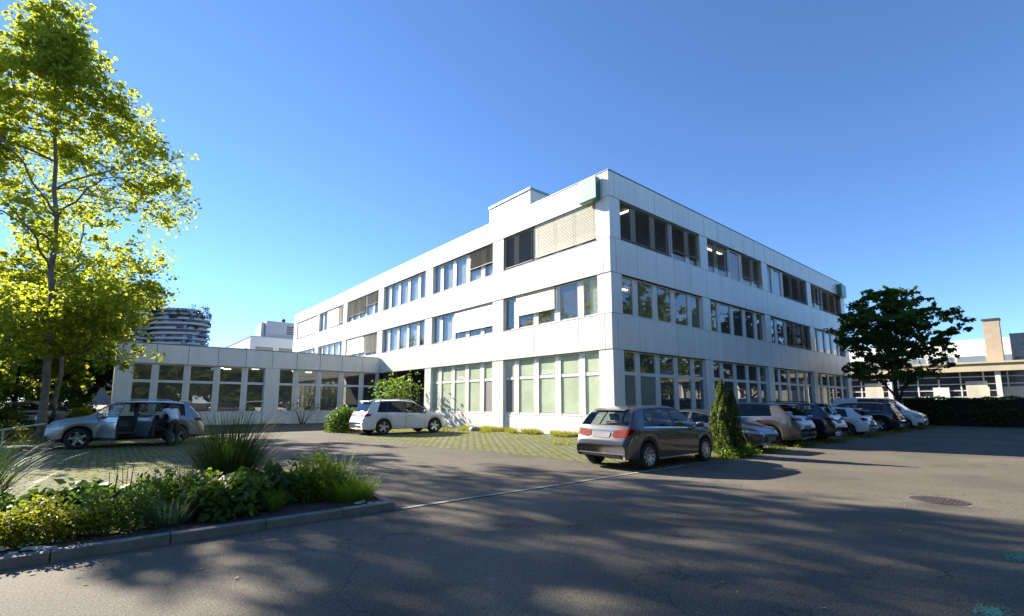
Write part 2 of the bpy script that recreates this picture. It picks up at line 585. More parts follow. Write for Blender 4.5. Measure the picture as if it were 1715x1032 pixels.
def paver_mat():
    mt, nt, n, l, b = new_mat("grass_paver")
    tc = n.new("ShaderNodeTexCoord")
    br = n.new("ShaderNodeTexBrick")
    br.inputs["Scale"].default_value = 1.0
    br.inputs["Brick Width"].default_value = 0.34
    br.inputs["Row Height"].default_value = 0.24
    br.inputs["Mortar Size"].default_value = 0.045
    br.inputs["Mortar Smooth"].default_value = 0.35
    br.inputs["Color1"].default_value = (0.30, 0.27, 0.19, 1)
    br.inputs["Color2"].default_value = (0.22, 0.21, 0.13, 1)
    br.inputs["Mortar"].default_value = (0.06, 0.075, 0.018, 1)
    wob = n.new("ShaderNodeTexNoise"); wob.inputs["Scale"].default_value = 3.0
    l.new(tc.outputs["Object"], wob.inputs["Vector"])
    sc_ = n.new("ShaderNodeVectorMath"); sc_.operation = 'SCALE'; sc_.inputs["Scale"].default_value = 0.10
    ad = n.new("ShaderNodeVectorMath"); ad.operation = 'ADD'
    l.new(wob.outputs["Color"], sc_.inputs[0]); l.new(sc_.outputs[0], ad.inputs[0]); l.new(tc.outputs["Object"], ad.inputs[1])
    l.new(ad.outputs[0], br.inputs["Vector"])
    no = n.new("ShaderNodeTexNoise"); no.inputs["Scale"].default_value = 1.1; no.inputs["Detail"].default_value = 8; no.inputs["Roughness"].default_value = 0.7
    l.new(tc.outputs["Object"], no.inputs["Vector"])
    mr = n.new("ShaderNodeMapRange"); mr.inputs["From Min"].default_value = 0.40; mr.inputs["From Max"].default_value = 0.66
    mr.inputs["To Max"].default_value = 0.8
    l.new(no.outputs["Fac"], mr.inputs["Value"])
    mx = n.new("ShaderNodeMix"); mx.data_type = 'RGBA'
    mx.inputs[7].default_value = (0.12, 0.13, 0.035, 1)
    l.new(mr.outputs[0], mx.inputs[0]); l.new(br.outputs["Color"], mx.inputs[6])
    fi = n.new("ShaderNodeTexNoise"); fi.inputs["Scale"].default_value = 30; fi.inputs["Detail"].default_value = 5
    l.new(tc.outputs["Object"], fi.inputs["Vector"])
    r3 = n.new("ShaderNodeMapRange"); r3.inputs["From Min"].default_value = 0.3; r3.inputs["From Max"].default_value = 0.7
    r3.inputs["To Min"].default_value = 0.55; r3.inputs["To Max"].default_value = 1.4
    l.new(fi.outputs["Fac"], r3.inputs["Value"])
    vm = n.new("ShaderNodeVectorMath"); vm.operation = 'SCALE'
    l.new(mx.outputs[2], vm.inputs[0]); l.new(r3.outputs[0], vm.inputs["Scale"])
    l.new(vm.outputs[0], b.inputs["Base Color"])
    b.inputs["Roughness"].default_value = 0.95
    b.inputs["Specular IOR Level"].default_value = 0.15
    bp = n.new("ShaderNodeBump"); bp.inputs["Strength"].default_value = 0.8; bp.inputs["Distance"].default_value = 0.03
    l.new(fi.outputs["Fac"], bp.inputs["Height"]); l.new(bp.outputs[0], b.inputs["Normal"])
    return mt

def sheet(name, poly, z, mat, kind="structure"):
    mb = MB()
    mb.quad([(x, y, z) for x, y in poly])
    o = mb.build(name, mat)
    if o.data.polygons[0].normal.z < 0: o.data.flip_normals()
    return tag(o, kind=kind)

M_lot = asphalt("asphalt_lot", (0.152, 0.130, 0.098), 0.24)
M_drive = asphalt("asphalt_drive", (0.140, 0.118, 0.088), 0.26)
M_pave = paver_mat()
M_soil = pmat("planting_soil", (0.045, 0.035, 0.025), 0.95, var=0.5, scale=9, bump=0.8, bscale=30)
M_lawn = pmat("lawn_soil", (0.055, 0.07, 0.02), 0.95, var=0.5, scale=2, bump=0.8, bscale=25)
M_conc = pmat("kerb_concrete", (0.19, 0.18, 0.165), 0.9, var=0.25, scale=5, bump=0.4, bscale=60)

sheet("ground", [(-900, -900), (1200, -900), (1200, 1200), (-900, 1200)], 0.0, M_lot)
sheet("driveway", [(-14.4, -6.95), (-7.55, -6.95), (-7.6, -3), (-7.9, -1), (-8.3, 1), (-8.8, 4), (-9.6, 6.6), (-10.3, 7.3), (-8.6, 7.6),
                   (-6.9, 11.0), (-6.9, 23.3), (-19.0, 23.3), (-19.0, 13), (-14.2, 12.2), (-13.3, 8.0), (-13.6, 3), (-14.2, -1), (-14.4, -4)], 0.004, M_drive)
sheet("paver_strip", [(-7.55, -6.95), (35, -6.95), (35, 0.02), (0.02, 0.02), (0.02, 17), (-3, 17.5), (-6.9, 11.0), (-8.6, 7.6), (-10.3, 7.3), (-9.6, 6.6), (-8.8, 4), (-8.3, 1), (-7.9, -1), (-7.6, -3)], 0.008, M_pave)
sheet("paver_lot", [(-14.4, -4.6), (-14.2, -1), (-13.6, 3), (-13.3, 8.0), (-14.2, 12.2), (-19.0, 13), (-24, 13), (-24, -4.6)], 0.008, M_pave)
sheet("lawn", [(-19.0, 13), (-19.0, 23.3), (-17.0, 23.3), (-17.0, 80), (-80, 80), (-80, 13)], 0.012, M_lawn)
sheet("annex_verge", [(-19.0, 23.3), (0, 23.3), (0, 24.75), (-17.4, 24.75), (-19, 24.75)], 0.012, M_lawn)

# planting bed with its kerb
mb = MB()
mb.quad([(-24, -6.78, 0.09), (-14.36, -6.68, 0.09), (-14.1, -4.9, 0.07), (-14.9, -4.3, 0.05), (-24, -4.3, 0.05)])
o = tag(mb.build("planting_bed", M_soil), kind="structure")
if o.data.polygons[0].normal.z < 0: o.data.flip_normals()
mb = MB()
x = -26.0
rk = random.Random(4)
while x < -14.25:
    x2 = min(x + 1.0, -14.2)
    t = lambda s: -6.98 + (s + 26) * 0.012
    dz = rk.uniform(-0.004, 0.004)
    j = rk.uniform(-0.004, 0.004)
    mb.prism([(x + 0.004, t(x) + j), (x2 - 0.004, t(x2) + j), (x2 - 0.004, t(x2) + 0.14 + j), (x + 0.004, t(x) + 0.14 + j)], -0.05, 0.105 + dz, lambda a, b, d: (a, b, d))
    x = x2
y = -6.695
while y < -5.1:
    y2 = min(y + 0.8, -5.0)
    t = lambda s: -14.2 + (s + 6.84) * 0.13
    mb.prism([(t(y), y + 0.004), (t(y2), y2 - 0.004), (t(y2) - 0.12, y2 - 0.004), (t(y) - 0.12, y + 0.004)], -0.05, 0.10 - max(0, y + 6) * 0.04, lambda a, b, d: (a, b, d))
    y = y2
tag(mb.build("kerb", M_conc, bevel=0.012), kind="structure")

# worn pale boundary line between kerb and parking strip
M_line = pmat("worn_line_paint", (0.40, 0.37, 0.30), 0.9, var=0.45, scale=7)
mb = MB()
rk = random.Random(8)
x = -14.12
while x < -6.6:
    x2 = x + rk.uniform(0.5, 1.0)
    w = rk.uniform(0.030, 0.045)
    yc = -6.90 + 0.012 * math.sin(x * 1.3)
    y2 = -6.90 + 0.012 * math.sin(x2 * 1.3)
    mb.quad([(x, yc - w, 0.0125), (x2, y2 - w, 0.0125), (x2, y2 + w, 0.0125), (x, yc + w, 0.0125)])
    x = x2
tag(mb.build("road_markings", M_line), kind="structure")

# green survey spray on the asphalt: broken blotches
M_spray = pmat("green_spray_paint", (0.09, 0.30, 0.20), 0.9, var=0.4, scale=30)
def spray(cx, cy, w, h, seed, label):
    rk = random.Random(seed)
    mb = MB()
    for i in range(190):
        a, b = rk.gauss(0, w * .5), rk.gauss(0, h * .5)
        if abs(a) > w or abs(b) > h: continue
        L_, W_ = rk.uniform(0.006, 0.04), rk.uniform(0.004, 0.012)
        an = rk.gauss(0.1, 0.35)
        c, s = math.cos(an), math.sin(an)
        pts = []
        for k in range(6):
            t = 2 * math.pi * k / 6
            q = rk.uniform(0.6, 1.2)
            px_, py_ = L_ * math.cos(t) * q, W_ * math.sin(t) * q
            pts.append((cx + a + c * px_ - s * py_, cy + b + s * px_ + c * py_, 0.004 + i * 0.00001))
        mb.quad(pts)
    o = mb.build("spray_marking", M_spray, base=(cx, cy, 0))
    return tag(o, label, "road marking", "green spray marks on the asphalt")
spray(-10.2, -13.08, 0.24, 0.13, 1, "green sprayed mark on the asphalt in tree shade, nearer the manhole cover")
spray(-12.3, -13.08, 0.17, 0.11, 2, "green sprayed mark on sunlit asphalt, farther from the manhole cover")

# manhole cover
M_iron = pmat("cast_iron", (0.075, 0.055, 0.055), 0.7, metal=0.3, var=0.3, scale=20, bump=0.5, bscale=50)
mh = empty("manhole_cover", (-6.9, -11.97, 0), 0, "round rusty brown manhole cover set flush in the asphalt", "manhole cover")
mb = MB(); mb.lathe([(0.385, 0.0), (0.385, 0.007), (0.335, 0.007), (0.335, 0.002)], 40); mb.build("frame", M_iron, mh)
mb = MB(); mb.lathe([(0.328, 0.0), (0.328, 0.0075), (0.0001, 0.0085)], 40)
for i in range(-5, 6):
    for j in range(-5, 6):
        if math.hypot(i, j) < 5.2: mb.box((i * .056 - .016, j * .056 - .016, .006), (i * .056 + .016, j * .056 + .016, .0125))
mb.build("lid", M_iron, mh)

# ================================================================== MAIN BUILDING
M_panel = pmat("white_facade_panel", (0.80, 0.785, 0.72), 0.30, var=0.07, scale=2.2, island=0.035, spec=0.32, bump=0.02, bscale=1.2, streak=True)
M_gap = pmat("panel_joint", (0.06, 0.065, 0.065), 0.8)
M_frame = pmat("window_frame_white", (0.74, 0.73, 0.68), 0.35, var=0.03)
M_slab = pmat("interior_slab", (0.32, 0.32, 0.30), 0.9, var=0.1)
M_inwall = pmat("interior_wall", (0.34, 0.33, 0.31), 0.9, var=0.15, scale=1.5)
M_ceil = pmat("interior_ceiling", (0.6, 0.6, 0.58), 0.9)
M_glass = glass_mat("office_glass", (0.66, 0.72, 0.70), 2.2, wobble=0.02, haze=0.06)
M_blind = pmat("blind_slat", (0.70, 0.65, 0.51), 0.45, var=0.05, island=0.06)
M_blindd = pmat("blind_slat_grey", (0.20, 0.19, 0.165), 0.45, var=0.05, island=0.08)
M_film = pmat("green_window_film", (0.50, 0.56, 0.41), 0.10, var=0.14, scale=1.1, spec=0.5)  # broad noise in the colour stands in for uneven reflections
M_filmd = pmat("mauve_window_screen", (0.26, 0.235, 0.225), 0.5, var=0.08, bump=0.05)
M_frost = pmat("frosted_grey_film", (0.20, 0.23, 0.20), 0.15, var=0.12, scale=1.3)
M_curt = pmat("pale_curtain", (0.74, 0.77, 0.80), 0.9, var=0.1, scale=3, streak=True)
M_rail = pmat("roof_edge_metal", (0.30, 0.32, 0.33), 0.4, metal=0.6, var=0.1)
M_lamp = pmat("ceiling_lamp_glow", (0.9, 0.9, 0.85), 0.5, emit=((1.0, 0.90, 0.68), 2.2))
M_plinth = pmat("plinth_concrete", (0.33, 0.33, 0.31), 0.9, var=0.2, bump=0.2)

Z_G0, Z_B1, Z_T1, Z_B2, Z_T2, Z_B3, Z_T3 = 0.0, 4.08, 5.78, 7.74, 9.44, 11.49, 12.78

def band(T, s0, s1, z0, z1, joints, parent, name="spandrel", cap=False):
    mb = MB()
    ed = [s0] + [j for j in joints if s0 + 0.2 < j < s1 - 0.2] + [s1]
    for a, b in zip(ed[:-1], ed[1:]):
        mb.box((a + (0.016 if a > s0 else 0), -0.03, z0 + 0.018), (b - (0.016 if b < s1 else 0), 0.03, z1 - 0.015), 0, T)
    mb.box((s0 + 0.02, 0.03, z0 + 0.02), (s1 - 0.02, 0.22, z1 - 0.03), 1, T)
    mb.box((s0 + 0.02, -0.012, z1 - 0.013), (s1 - 0.02, 0.20, z1 + 0.012), 1, T)
    return mb.build(name, [M_panel, M_gap], parent)

def window(T, parent, s0, s1, z0, z1, mull, transom=None, base=None, glass=True, name="window", mw=0.20):
    """a bay: frame, panes, sill; mull = mullion centres; transom = height; base = solid panel height"""
    mb = MB()
    zz = base if base else z0
    mb.box((s0, 0.0, z0), (s0 + 0.02, 0.26, z1), 0, T)
    mb.box((s1 - 0.02, 0.0, z0), (s1, 0.26, z1), 0, T)
    mb.box((s0 + 0.02, 0.16, z1 - 0.07), (s1 - 0.02, 0.26, z1), 0, T)
    cs = [s0 + 0.02] + list(mull) + [s1 - 0.02]
    for i, c in enumerate(cs):
        w = mw if 0 < i < len(cs) - 1 else 0.06
        a, b = max(c - w, s0 + 0.02), min(c + w, s1 - 0.02)
        mb.box((a, 0.165, zz), (b, 0.255, z1 - 0.07), 0, T)
        if 0 < i < len(cs) - 1:      # blind guide rails
            mb.box((c - 0.035, 0.09, zz + 0.1), (c - 0.02, 0.105, z1 - 0.07), 0, T)
    lo = zz + (0.10 if not base else 0.0)
    edges = []
    for i in range(len(cs) - 1):
        a = cs[i] + (mw if i > 0 else 0.06)
        b = cs[i + 1] - (mw if i < len(cs) - 2 else 0.06)
        edges.append((a, b))
        mb.box((a, 0.172, zz), (b, 0.25, zz + 0.10), 0, T)
        if transom: mb.box((a, 0.170, transom - 0.085), (b, 0.25, transom + 0.085), 0, T)
    win = mb.build(name, M_frame, parent)
    mb = MB()
    d = 0.215
    for a, b in edges:
        spans = [(zz + 0.10, z1 - 0.07)] if not transom else [(zz + 0.10, transom - 0.085), (transom + 0.085, z1 - 0.07)]
        for p, q in spans: mb.quad([T(a, d, p), T(b, d, p), T(b, d, q), T(a, d, q)])
        for p, q in spans:           # dark gasket
            pass
    mb.build("pane", M_glass, win)
    mb = MB()
    mb.box((s0 + 0.02, 0.13 if base else -0.045, zz - 0.03), (s1 - 0.02, 0.17, zz - 0.004), 0, T)
    mb.build("sill", M_frame, win)
    if base:
        mb = MB()
        for i in range(len(cs) - 1):
            a, b = cs[i] + (0.012 if i else 0), cs[i + 1] - (0.012 if i < len(cs) - 2 else 0)
            mb.box((a, 0.14, z0 - 0.05), (b, 0.18, zz - 0.034), 0, T)
            if i % 2 == 0: mb.box(((a + b) / 2 - 0.16, 0.137, zz - 0.17), ((a + b) / 2 + 0.16, 0.1399, zz - 0.15), 1, T)
        mb.box((s0 + 0.02, 0.18, z0 - 0.05), (s1 - 0.02, 0.22, zz - 0.034), 1, T)
        mb.build("base_panel", [M_panel, M_gap], win)
    return win, edges

def blind(T, parent, s0, s1, ztop, zbot, tilt, mat, cords=3):
    """external venetian blind: tilted slats on cords with a bottom rail"""
    mb = MB()
    pitch, w = 0.078, 0.080
    c, s = math.cos(tilt), math.sin(tilt)
    z = ztop - 0.05
    d0 = 0.075
    while z > zbot + 0.04:
        pts = []
        for q, e in ((-w / 2, 0.0015), (w / 2, 0.0015), (w / 2, -0.0015), (-w / 2, -0.0015)):
            pts.append((d0 + q * c - e * s, z + q * s + e * c))
        k = len(mb.v)
        for ss in (s0, s1):
            mb.v += [tuple(T(ss, dd, zz)) for dd, zz in pts]
        for i in range(4):
            j = (i + 1) % 4
            mb.f.append((k + i, k + j, k + 4 + j, k + 4 + i)); mb.m.append(0)
        mb.f.append((k, k + 1, k + 2, k + 3)); mb.m.append(0)
        mb.f.append((k + 4, k + 5, k + 6, k + 7)); mb.m.append(0)
        z -= pitch
    mb.box((s0, d0 - 0.035, zbot), (s1, d0 + 0.035, zbot + 0.035), 0, T)
    mb.box((s0, d0 - 0.03, ztop - 0.05), (s1, d0 + 0.03, ztop - 0.002), 0, T)
    n = max(2, int((s1 - s0) / 1.3) + 1)
    for i in range(n):
        a = s0 + 0.12 + (s1 - s0 - 0.24) * i / (n - 1)
        mb.box((a - 0.006, d0 - 0.047, zbot), (a + 0.006, d0 - 0.044, ztop), 1, T)
    return mb.build("blind", [mat, M_gap], parent)

def infill(T, parent, name, s0, s1, z0, z1, mat, d=0.27):
    mb = MB()
    mb.box((s0, d, z0), (s1, d + 0.012, z1), 0, T)
    return mb.build(name, mat, parent)

TL = lambda s, d, z: (d, s, z)            # left face: x = depth, y along
TR = lambda s, d, z: (s, d, z)            # right face
main = empty("office_building", (0, 0, 0), 0, "long white three storey office block with ribbon windows and a sunlit left face", "building")
LEN_L, LEN_R = 50.4, 35.0
JL = [0.41 + 1.64 * i for i in range(31)]
JR = [0.39 + 1.71 * i for i in range(21)]
for (a, b) in ((Z_B1, Z_T1), (Z_B2, Z_T2), (Z_B3, Z_T3)):
    band(TL, 0.0, LEN_L, a, b, JL, main)
    band(TR, 0.031, LEN_R, a, b, JR, main)
# piers and corner walls between the bands
openL = [(0.80 + 8.2 * k, 8.02 + 8.2 * k) for k in range(6)]
openR = [(0.80 + 8.5 * k, 8.46 + 8.5 * k) for k in range(4)]
def piers(T, ops, length, z0, z1, s_start=0.0, name="pier", last=True):
    prev = s_start
    for a, b in ops + ([(length, length)] if last else []):
        mb = MB()
        mb.box((prev, 0.0, z0 - 0.004), (a, 0.24, z1 + 0.004), 0, T)
        if a - prev < 2.0: mb.box((prev + 0.3, 0.2405, z0), (a - 0.3, 0.6, z1), 1, T)
        mb.build(name, [M_panel, M_slab], main)
        prev = b
for z0, z1 in ((Z_T1 + .012, Z_B2), (Z_T2 + .012, Z_B3)):
    piers(TL, openL, LEN_L, z0, z1)
    piers(TR, openR, LEN_R, z0, z1, 0.2405)
piers(TL, openL[:2] + [(17.05, 17.05)], 17.05, 0, Z_B1, last=False)
piers(TR, openR, LEN_R, 0, Z_B1, 0.2405)

mullL = lambda k: [2.05 + 8.2 * k + 1.64 * i for i in range(4)]
mullR = lambda k: [2.10 + 8.5 * k + 1.71 * i for i in range(4)]
W = {}
for k in range(6):
    W['L1', k] = window(TL, main, *openL[k], Z_T1 + 0.012, Z_B2, mullL(k))
    W['L2', k] = window(TL, main, *openL[k], Z_T2 + 0.012, Z_B3, mullL(k))
for k in range(2):
    W['LG', k] = window(TL, main, *openL[k], 0, Z_B1, mullL(k), 3.0, 0.98)
for k in range(4):
    W['R1', k] = window(TR, main, *openR[k], Z_T1 + 0.012, Z_B2, mullR(k))
    W['R2', k] = window(TR, main, *openR[k], Z_T2 + 0.012, Z_B3, mullR(k))
    W['RG', k] = window(TR, main, *openR[k], 0, Z_B1, mullR(k), 3.0, 0.98)

# blinds: (level, bay, first mullion/side, last, drop 0..1, tilt, material)
T72, T25, T50 = R(68), R(18), R(40)
def add_blind(key, T, s0, s1, drop, tilt, mat):
    win = W[key][0]
    zt, zb = (Z_B2 - 0.01, Z_T1 + 0.13) if key[0][1] == '1' else (Z_B3 - 0.01, Z_T2 + 0.13)
    blind(T, win, s0, s1, zt, zt - (zt - zb) * drop, tilt, mat)
add_blind(('L2', 0), TL, 0.86, 5.22, 0.98, T72, M_blind)
add_blind(('L2', 0), TL, 5.42, 7.98, 1.0, T25, M_blindd)
add_blind(('L2', 1), TL, 9.05, 11.85, 0.62, T50, M_blindd)
add_blind(('L2', 3), TL, 25.45, 28.2, 0.56, T50, M_blindd)
add_blind(('L2', 3), TL, 28.4, 32.5, 0.80, T50, M_blindd)
add_blind(('L2', 4), TL, 33.7, 35.0, 0.95, T50, M_blind)
add_blind(('L2', 4), TL, 35.1, 38.3, 1.0, T72, M_blind)
add_blind(('L2', 5), TL, 41.9, 44.9, 1.0, T72, M_blind)
add_blind(('L2', 5), TL, 45.1, 49.0, 1.0, T72, M_blind)
add_blind(('L1', 0), TL, 3.79, 6.88, 0.66, T72, M_blind)
add_blind(('L1', 1), TL, 9.05, 13.3, 0.80, T72, M_blind)
add_blind(('L1', 3), TL, 25.5, 28.2, 0.95, T50, M_blindd)
add_blind(('L1', 3), TL, 28.4, 32.4, 0.85, T72, M_blind)
add_blind(('R2', 0), TR, 0.88, 5.42, 1.0, T25, M_blindd)
add_blind(('R2', 0), TR, 5.62, 8.40, 0.80, T25, M_blindd)
add_blind(('R2', 1), TR, 9.38, 12.2, 0.78, T25, M_blindd)
add_blind(('R2', 1), TR, 14.1, 16.9, 0.82, T25, M_blindd)
add_blind(('R2', 2), TR, 21.0, 25.4, 1.0, T50, M_blindd)
add_blind(('R2', 3), TR, 26.4, 29.1, 0.75, T50, M_blindd)
add_blind(('R2', 3), TR, 29.3, 33.9, 1.0, T50, M_blindd)
add_blind(('R1', 2), TR, 20.9, 25.4, 1.0, T25, M_blindd)
# films and screens behind the ground-floor glass
for k in range(2):
    win, eds = W['LG', k]
    for i, (a, b) in enumerate(eds):
        grey = (k == 0 and i == 4) or (k == 1 and i == 0)
        infill(TL, win, "window_film", a + 0.02, b - 0.02, 1.10, 2.895, M_filmd if grey else M_film, 0.20)
        infill(TL, win, "window_film", a + 0.02, b - 0.02, 3.105, 3.99, M_film, 0.20)
win, eds = W['RG', 0]
for i, (a, b) in enumerate(eds[:2]): infill(TR, win, "window_film", a + 0.02, b - 0.02, 1.10, 2.895, M_frost, 0.20)
for key, idx in ((('L1', 0), (0,)), (('L1', 1), (3, 4)), (('L1', 2), (0, 1, 2, 3, 4)), (('L1', 4), (0, 1, 2, 3, 4)), (('L1', 5), (0, 1, 2, 3, 4)), (('L2', 1), (0, 1, 2, 3, 4)), (('L2', 2), (0, 1, 2, 3, 4)),
                 (('L2', 3), (0, 1, 2, 3, 4)), (('L2', 4), (0, 4)), (('R1', 3), (2, 3)), (('R2', 2), (0, 1))):
    win, eds = W[key]
    T = TL if key[0][0] == 'L' else TR
    z0, z1 = (Z_T1 + .1, Z_B2) if key[0][1] == '1' else (Z_T2 + .1, Z_B3)
    for i in idx:
        a, b = eds[i]
        infill(T, win, "curtain", a - 0.03, b + 0.03 if i % 3 else a + (b - a) * 0.7, z0, z1, M_curt, 0.30)

# lettering on two ground-floor panes
M_let = pmat("window_lettering_white", (0.85, 0.85, 0.82), 0.5)
M_letr = pmat("window_lettering_red", (0.55, 0.06, 0.04), 0.5)
M_letg = pmat("window_lettering_grey", (0.30, 0.32, 0.33), 0.5)
def text_mesh(s, size, mat, parent, matrix, name="lettering"):
    cu = bpy.data.curves.new(name, 'FONT')
    cu.body = s
    cu.size = size
    cu.extrude = 0.002
    cu.offset = 0.004
    tmp = bpy.data.objects.new(name, cu)
    col.objects.link(tmp)
    dg = bpy.context.evaluated_depsgraph_get()
    me = bpy.data.meshes.new_from_object(tmp.evaluated_get(dg))
    bpy.data.objects.remove(tmp)
    me.transform(matrix)
    me.materials.clear()
    me.materials.append(mat)
    o = bpy.data.objects.new(name, me)
    col.objects.link(o)
    o.parent = parent
    return o
def ring(parent, T, cs, cz, r, mat):
    mb = MB()
    for a0, a1, rr in ((0.3, 3.6, r), (3.5, 6.4, r * 0.72)):
        pts = [T(cs + rr * math.cos(a0 + (a1 - a0) * i / 12), 0.192, cz + rr * math.sin(a0 + (a1 - a0) * i / 12)) for i in range(13)]
        mb.tube(pts, [0.004 + 0.014 * math.sin(math.pi * i / 12) for i in range(13)], 6)
    mb.build("emblem", mat, parent)
def left_matrix(y, z, d=0.196):     # text on the left face: reading direction is -Y, normal -X
    mm = Matrix(((0, 0, -1, d), (-1, 0, 0, y), (0, 1, 0, z), (0, 0, 0, 1)))
    return mm
text_mesh("ICONOR", 0.29, M_let, W['LG', 0][0], left_matrix(4.94, 3.14))
ring(W['LG', 0][0], TL, 3.86, 3.25, 0.14, M_letr)
text_mesh("ICONOR", 0.29, M_let, W['LG', 1][0], left_matrix(13.12, 3.14))
ring(W['LG', 1][0], TL, 12.06, 3.25, 0.14, M_letr)
text_mesh("ICONOR", 0.27, M_letg, W['RG', 0][0], Matrix(((1, 0, 0, 3.98), (0, 0, -1, 0.196), (0, 1, 0, 3.14), (0, 0, 0, 1))))
ring(W['RG', 0][0], TR, 5.12, 3.25, 0.12, M_letg)

# roof, slabs, inner walls, dark porch beyond the second bay
mb = MB()
mb.box((0.23, 0.23, 12.2), (34.9, 50.3, 12.5))
mb.build("roof", pmat("roof_gravel", (0.3, 0.3, 0.28), 0.95, var=0.3, scale=20), main)
mb = MB()
mb.box((0.23, 0.23, 4.25), (34.9, 50.3, 4.95), 0)
mb.box((0.23, 0.23, 7.90), (34.9, 50.3, 8.60), 0)
mb.box((0.23, 0.23, -0.1), (34.9, 16.9, 0.06), 0)
for z0, z1 in ((0.06, 4.25), (4.95, 7.90), (8.60, 12.2)):
    mb.box((6.0, 6.0, z0), (34.8, 6.2, z1), 1)
    mb.box((6.0, 6.2, z0), (6.2, 50.2, z1), 1)
    for y in (16.8, 25.1, 33.3, 41.4): mb.box((0.62, y - 0.06, z0), (6.0, y + 0.06, z1), 1)
    for xx in (9.0, 17.4, 26.0): mb.box((xx - 0.06, 0.62, z0), (xx + 0.06, 6.0, z1), 1)
    mb.box((34.75, 0.3, z0), (34.9, 50.0, z1), 1)
    mb.box((0.3, 50.15, z0), (6, 50.3, z1), 1)
for z in (4.17, 7.83, 12.13): mb.box((0.3, 0.3, z), (34.7, 50.1, z + 0.06), 2)
mb.build("interior", [M_slab, M_inwall, M_ceil], main)
mb = MB()                            # porch: soffit and back walls before the annex, recess shade put into their colour
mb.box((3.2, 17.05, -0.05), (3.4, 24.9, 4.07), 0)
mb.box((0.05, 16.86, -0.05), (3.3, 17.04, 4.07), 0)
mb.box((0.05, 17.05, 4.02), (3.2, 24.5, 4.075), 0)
mb.build("porch_wall", pmat("porch_shade_panel", (0.10, 0.10, 0.10), 0.7, var=0.1), main)
mb = MB()
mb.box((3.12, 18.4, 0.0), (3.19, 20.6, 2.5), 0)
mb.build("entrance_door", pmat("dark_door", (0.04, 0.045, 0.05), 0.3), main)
mb = MB()                            # roof coping
mb.box((-0.05, -0.05, Z_T3 + 0.013), (LEN_R + 0.02, 0.30, Z_T3 + 0.05))
mb.box((-0.05, 0.30, Z_T3 + 0.013), (0.30, LEN_L + 0.03, Z_T3 + 0.05))
mb.build("coping", M_rail, main)
mb = MB()
mb.box((34.97, 0.25, 0), (35.0, 50.3, Z_T3)); mb.box((0.25, 50.37, 0), (34.9, 50.4, Z_T3))
mb.build("end_wall", M_panel, main)
# roof plant room
mb = MB()
M_pent = pmat("penthouse_sheet", (0.66, 0.65, 0.60), 0.5, var=0.06, scale=2)
mb.box((3.0, 8.86, 12.5), (9.5, 13.3, 15.86)); pe = mb.build("plant_room", M_pent, main)
mb = MB(); mb.box((2.93, 8.79, 15.86), (9.57, 13.37, 16.0)); mb.build("coping", M_rail, pe)

# lit ceiling lamps seen through the top-floor glass
def lamp(x, y, z, L_, axis, label, w=0.16):
    o = empty("ceiling_light", (x, y, z), 0, label, "ceiling light", "lit lamps on the office ceilings")
    mb = MB()
    a, b = (L_ / 2, w / 2) if axis == 'x' else (w / 2, L_ / 2)
    mb.box((-a, -b, -0.05), (a, b, 0.0)); mb.build("diffuser", M_lamp, o)
    mb = MB(); mb.box((-a - 0.02, -b - 0.02, 0.001), (a + 0.02, b + 0.02, 0.025)); mb.build("housing", M_frame, o)
lamp(3.4, 1.9, 12.08, 1.5, 'y', "lit tube lamp behind the blind nearest the corner on the top floor")
lamp(13.6, 1.8, 12.08, 2.4, 'x', "lit lamp inside the unshaded top floor pane of the second bay")
lamp(14.2, 4.0, 12.08, 2.4, 'x', "second lit lamp deeper inside the unshaded top floor pane")
lamp(1.6, 1.6, 7.78, 1.5, 'x', "lit lamp behind the corner pane of the sunlit middle floor")
lamp(3.0, 1.9, 7.78, 1.6, 'x', "lit lamp behind the second pane of the shaded middle floor")

# green illuminated-sign boxes on the parapet
M_sgreen = pmat("sign_green", (0.03, 0.16, 0.11), 0.35)
M_sface = pmat("sign_face_mint", (0.40, 0.50, 0.42), 0.35, var=0.04)
sg = empty("roof_sign", (-0.04, 1.0, 11.98), 0, "tilted pale mint square sign with green edges beside the roof corner", "sign")
mb = MB(); mb.prism([(-0.36, -0.56), (-0.02, -0.56), (-0.02, 0.56), (-0.36, 0.56)], -0.53, 0.53, lambda a, b, d: (a, d, b)); mb.build("case", M_sgreen, sg, bevel=0.02)
mb = MB(); mb.box((-0.385, -0.545, -0.53), (-0.362, 0.545, 0.575)); mb.build("face", M_sface, sg)
sg2 = empty("roof_sign", (33.6, -0.04, 11.85), 0, "dark green square sign box at the far end of the shaded parapet", "sign")
mb = MB(); mb.box((-0.7, -0.36, -0.56), (0.7, -0.005, 0.60)); mb.build("case", M_sgreen, sg2, bevel=0.02)
mb = MB(); mb.box((-0.63, -0.372, -0.50), (0.63, -0.3605, 0.54)); mb.build("face", pmat("sign_face_green", (0.10, 0.22, 0.18), 0.3, var=0.2, scale=4), sg2)
# small roof ventilator
rv = empty("roof_vent", (21.6, 0.9, 12.5), 0, "small dark ventilator poking above the roof edge", "vent")
mb = MB(); mb.lathe([(0.22, 0.0), (0.22, 0.45), (0.0001, 0.45)], 16); mb.build("pipe", M_gap, rv)
mb = MB(); mb.lathe([(0.42, 0.46), (0.45, 0.6), (0.3, 0.85), (0.0001, 0.95)], 16); mb.build("cowl", M_gap, rv)

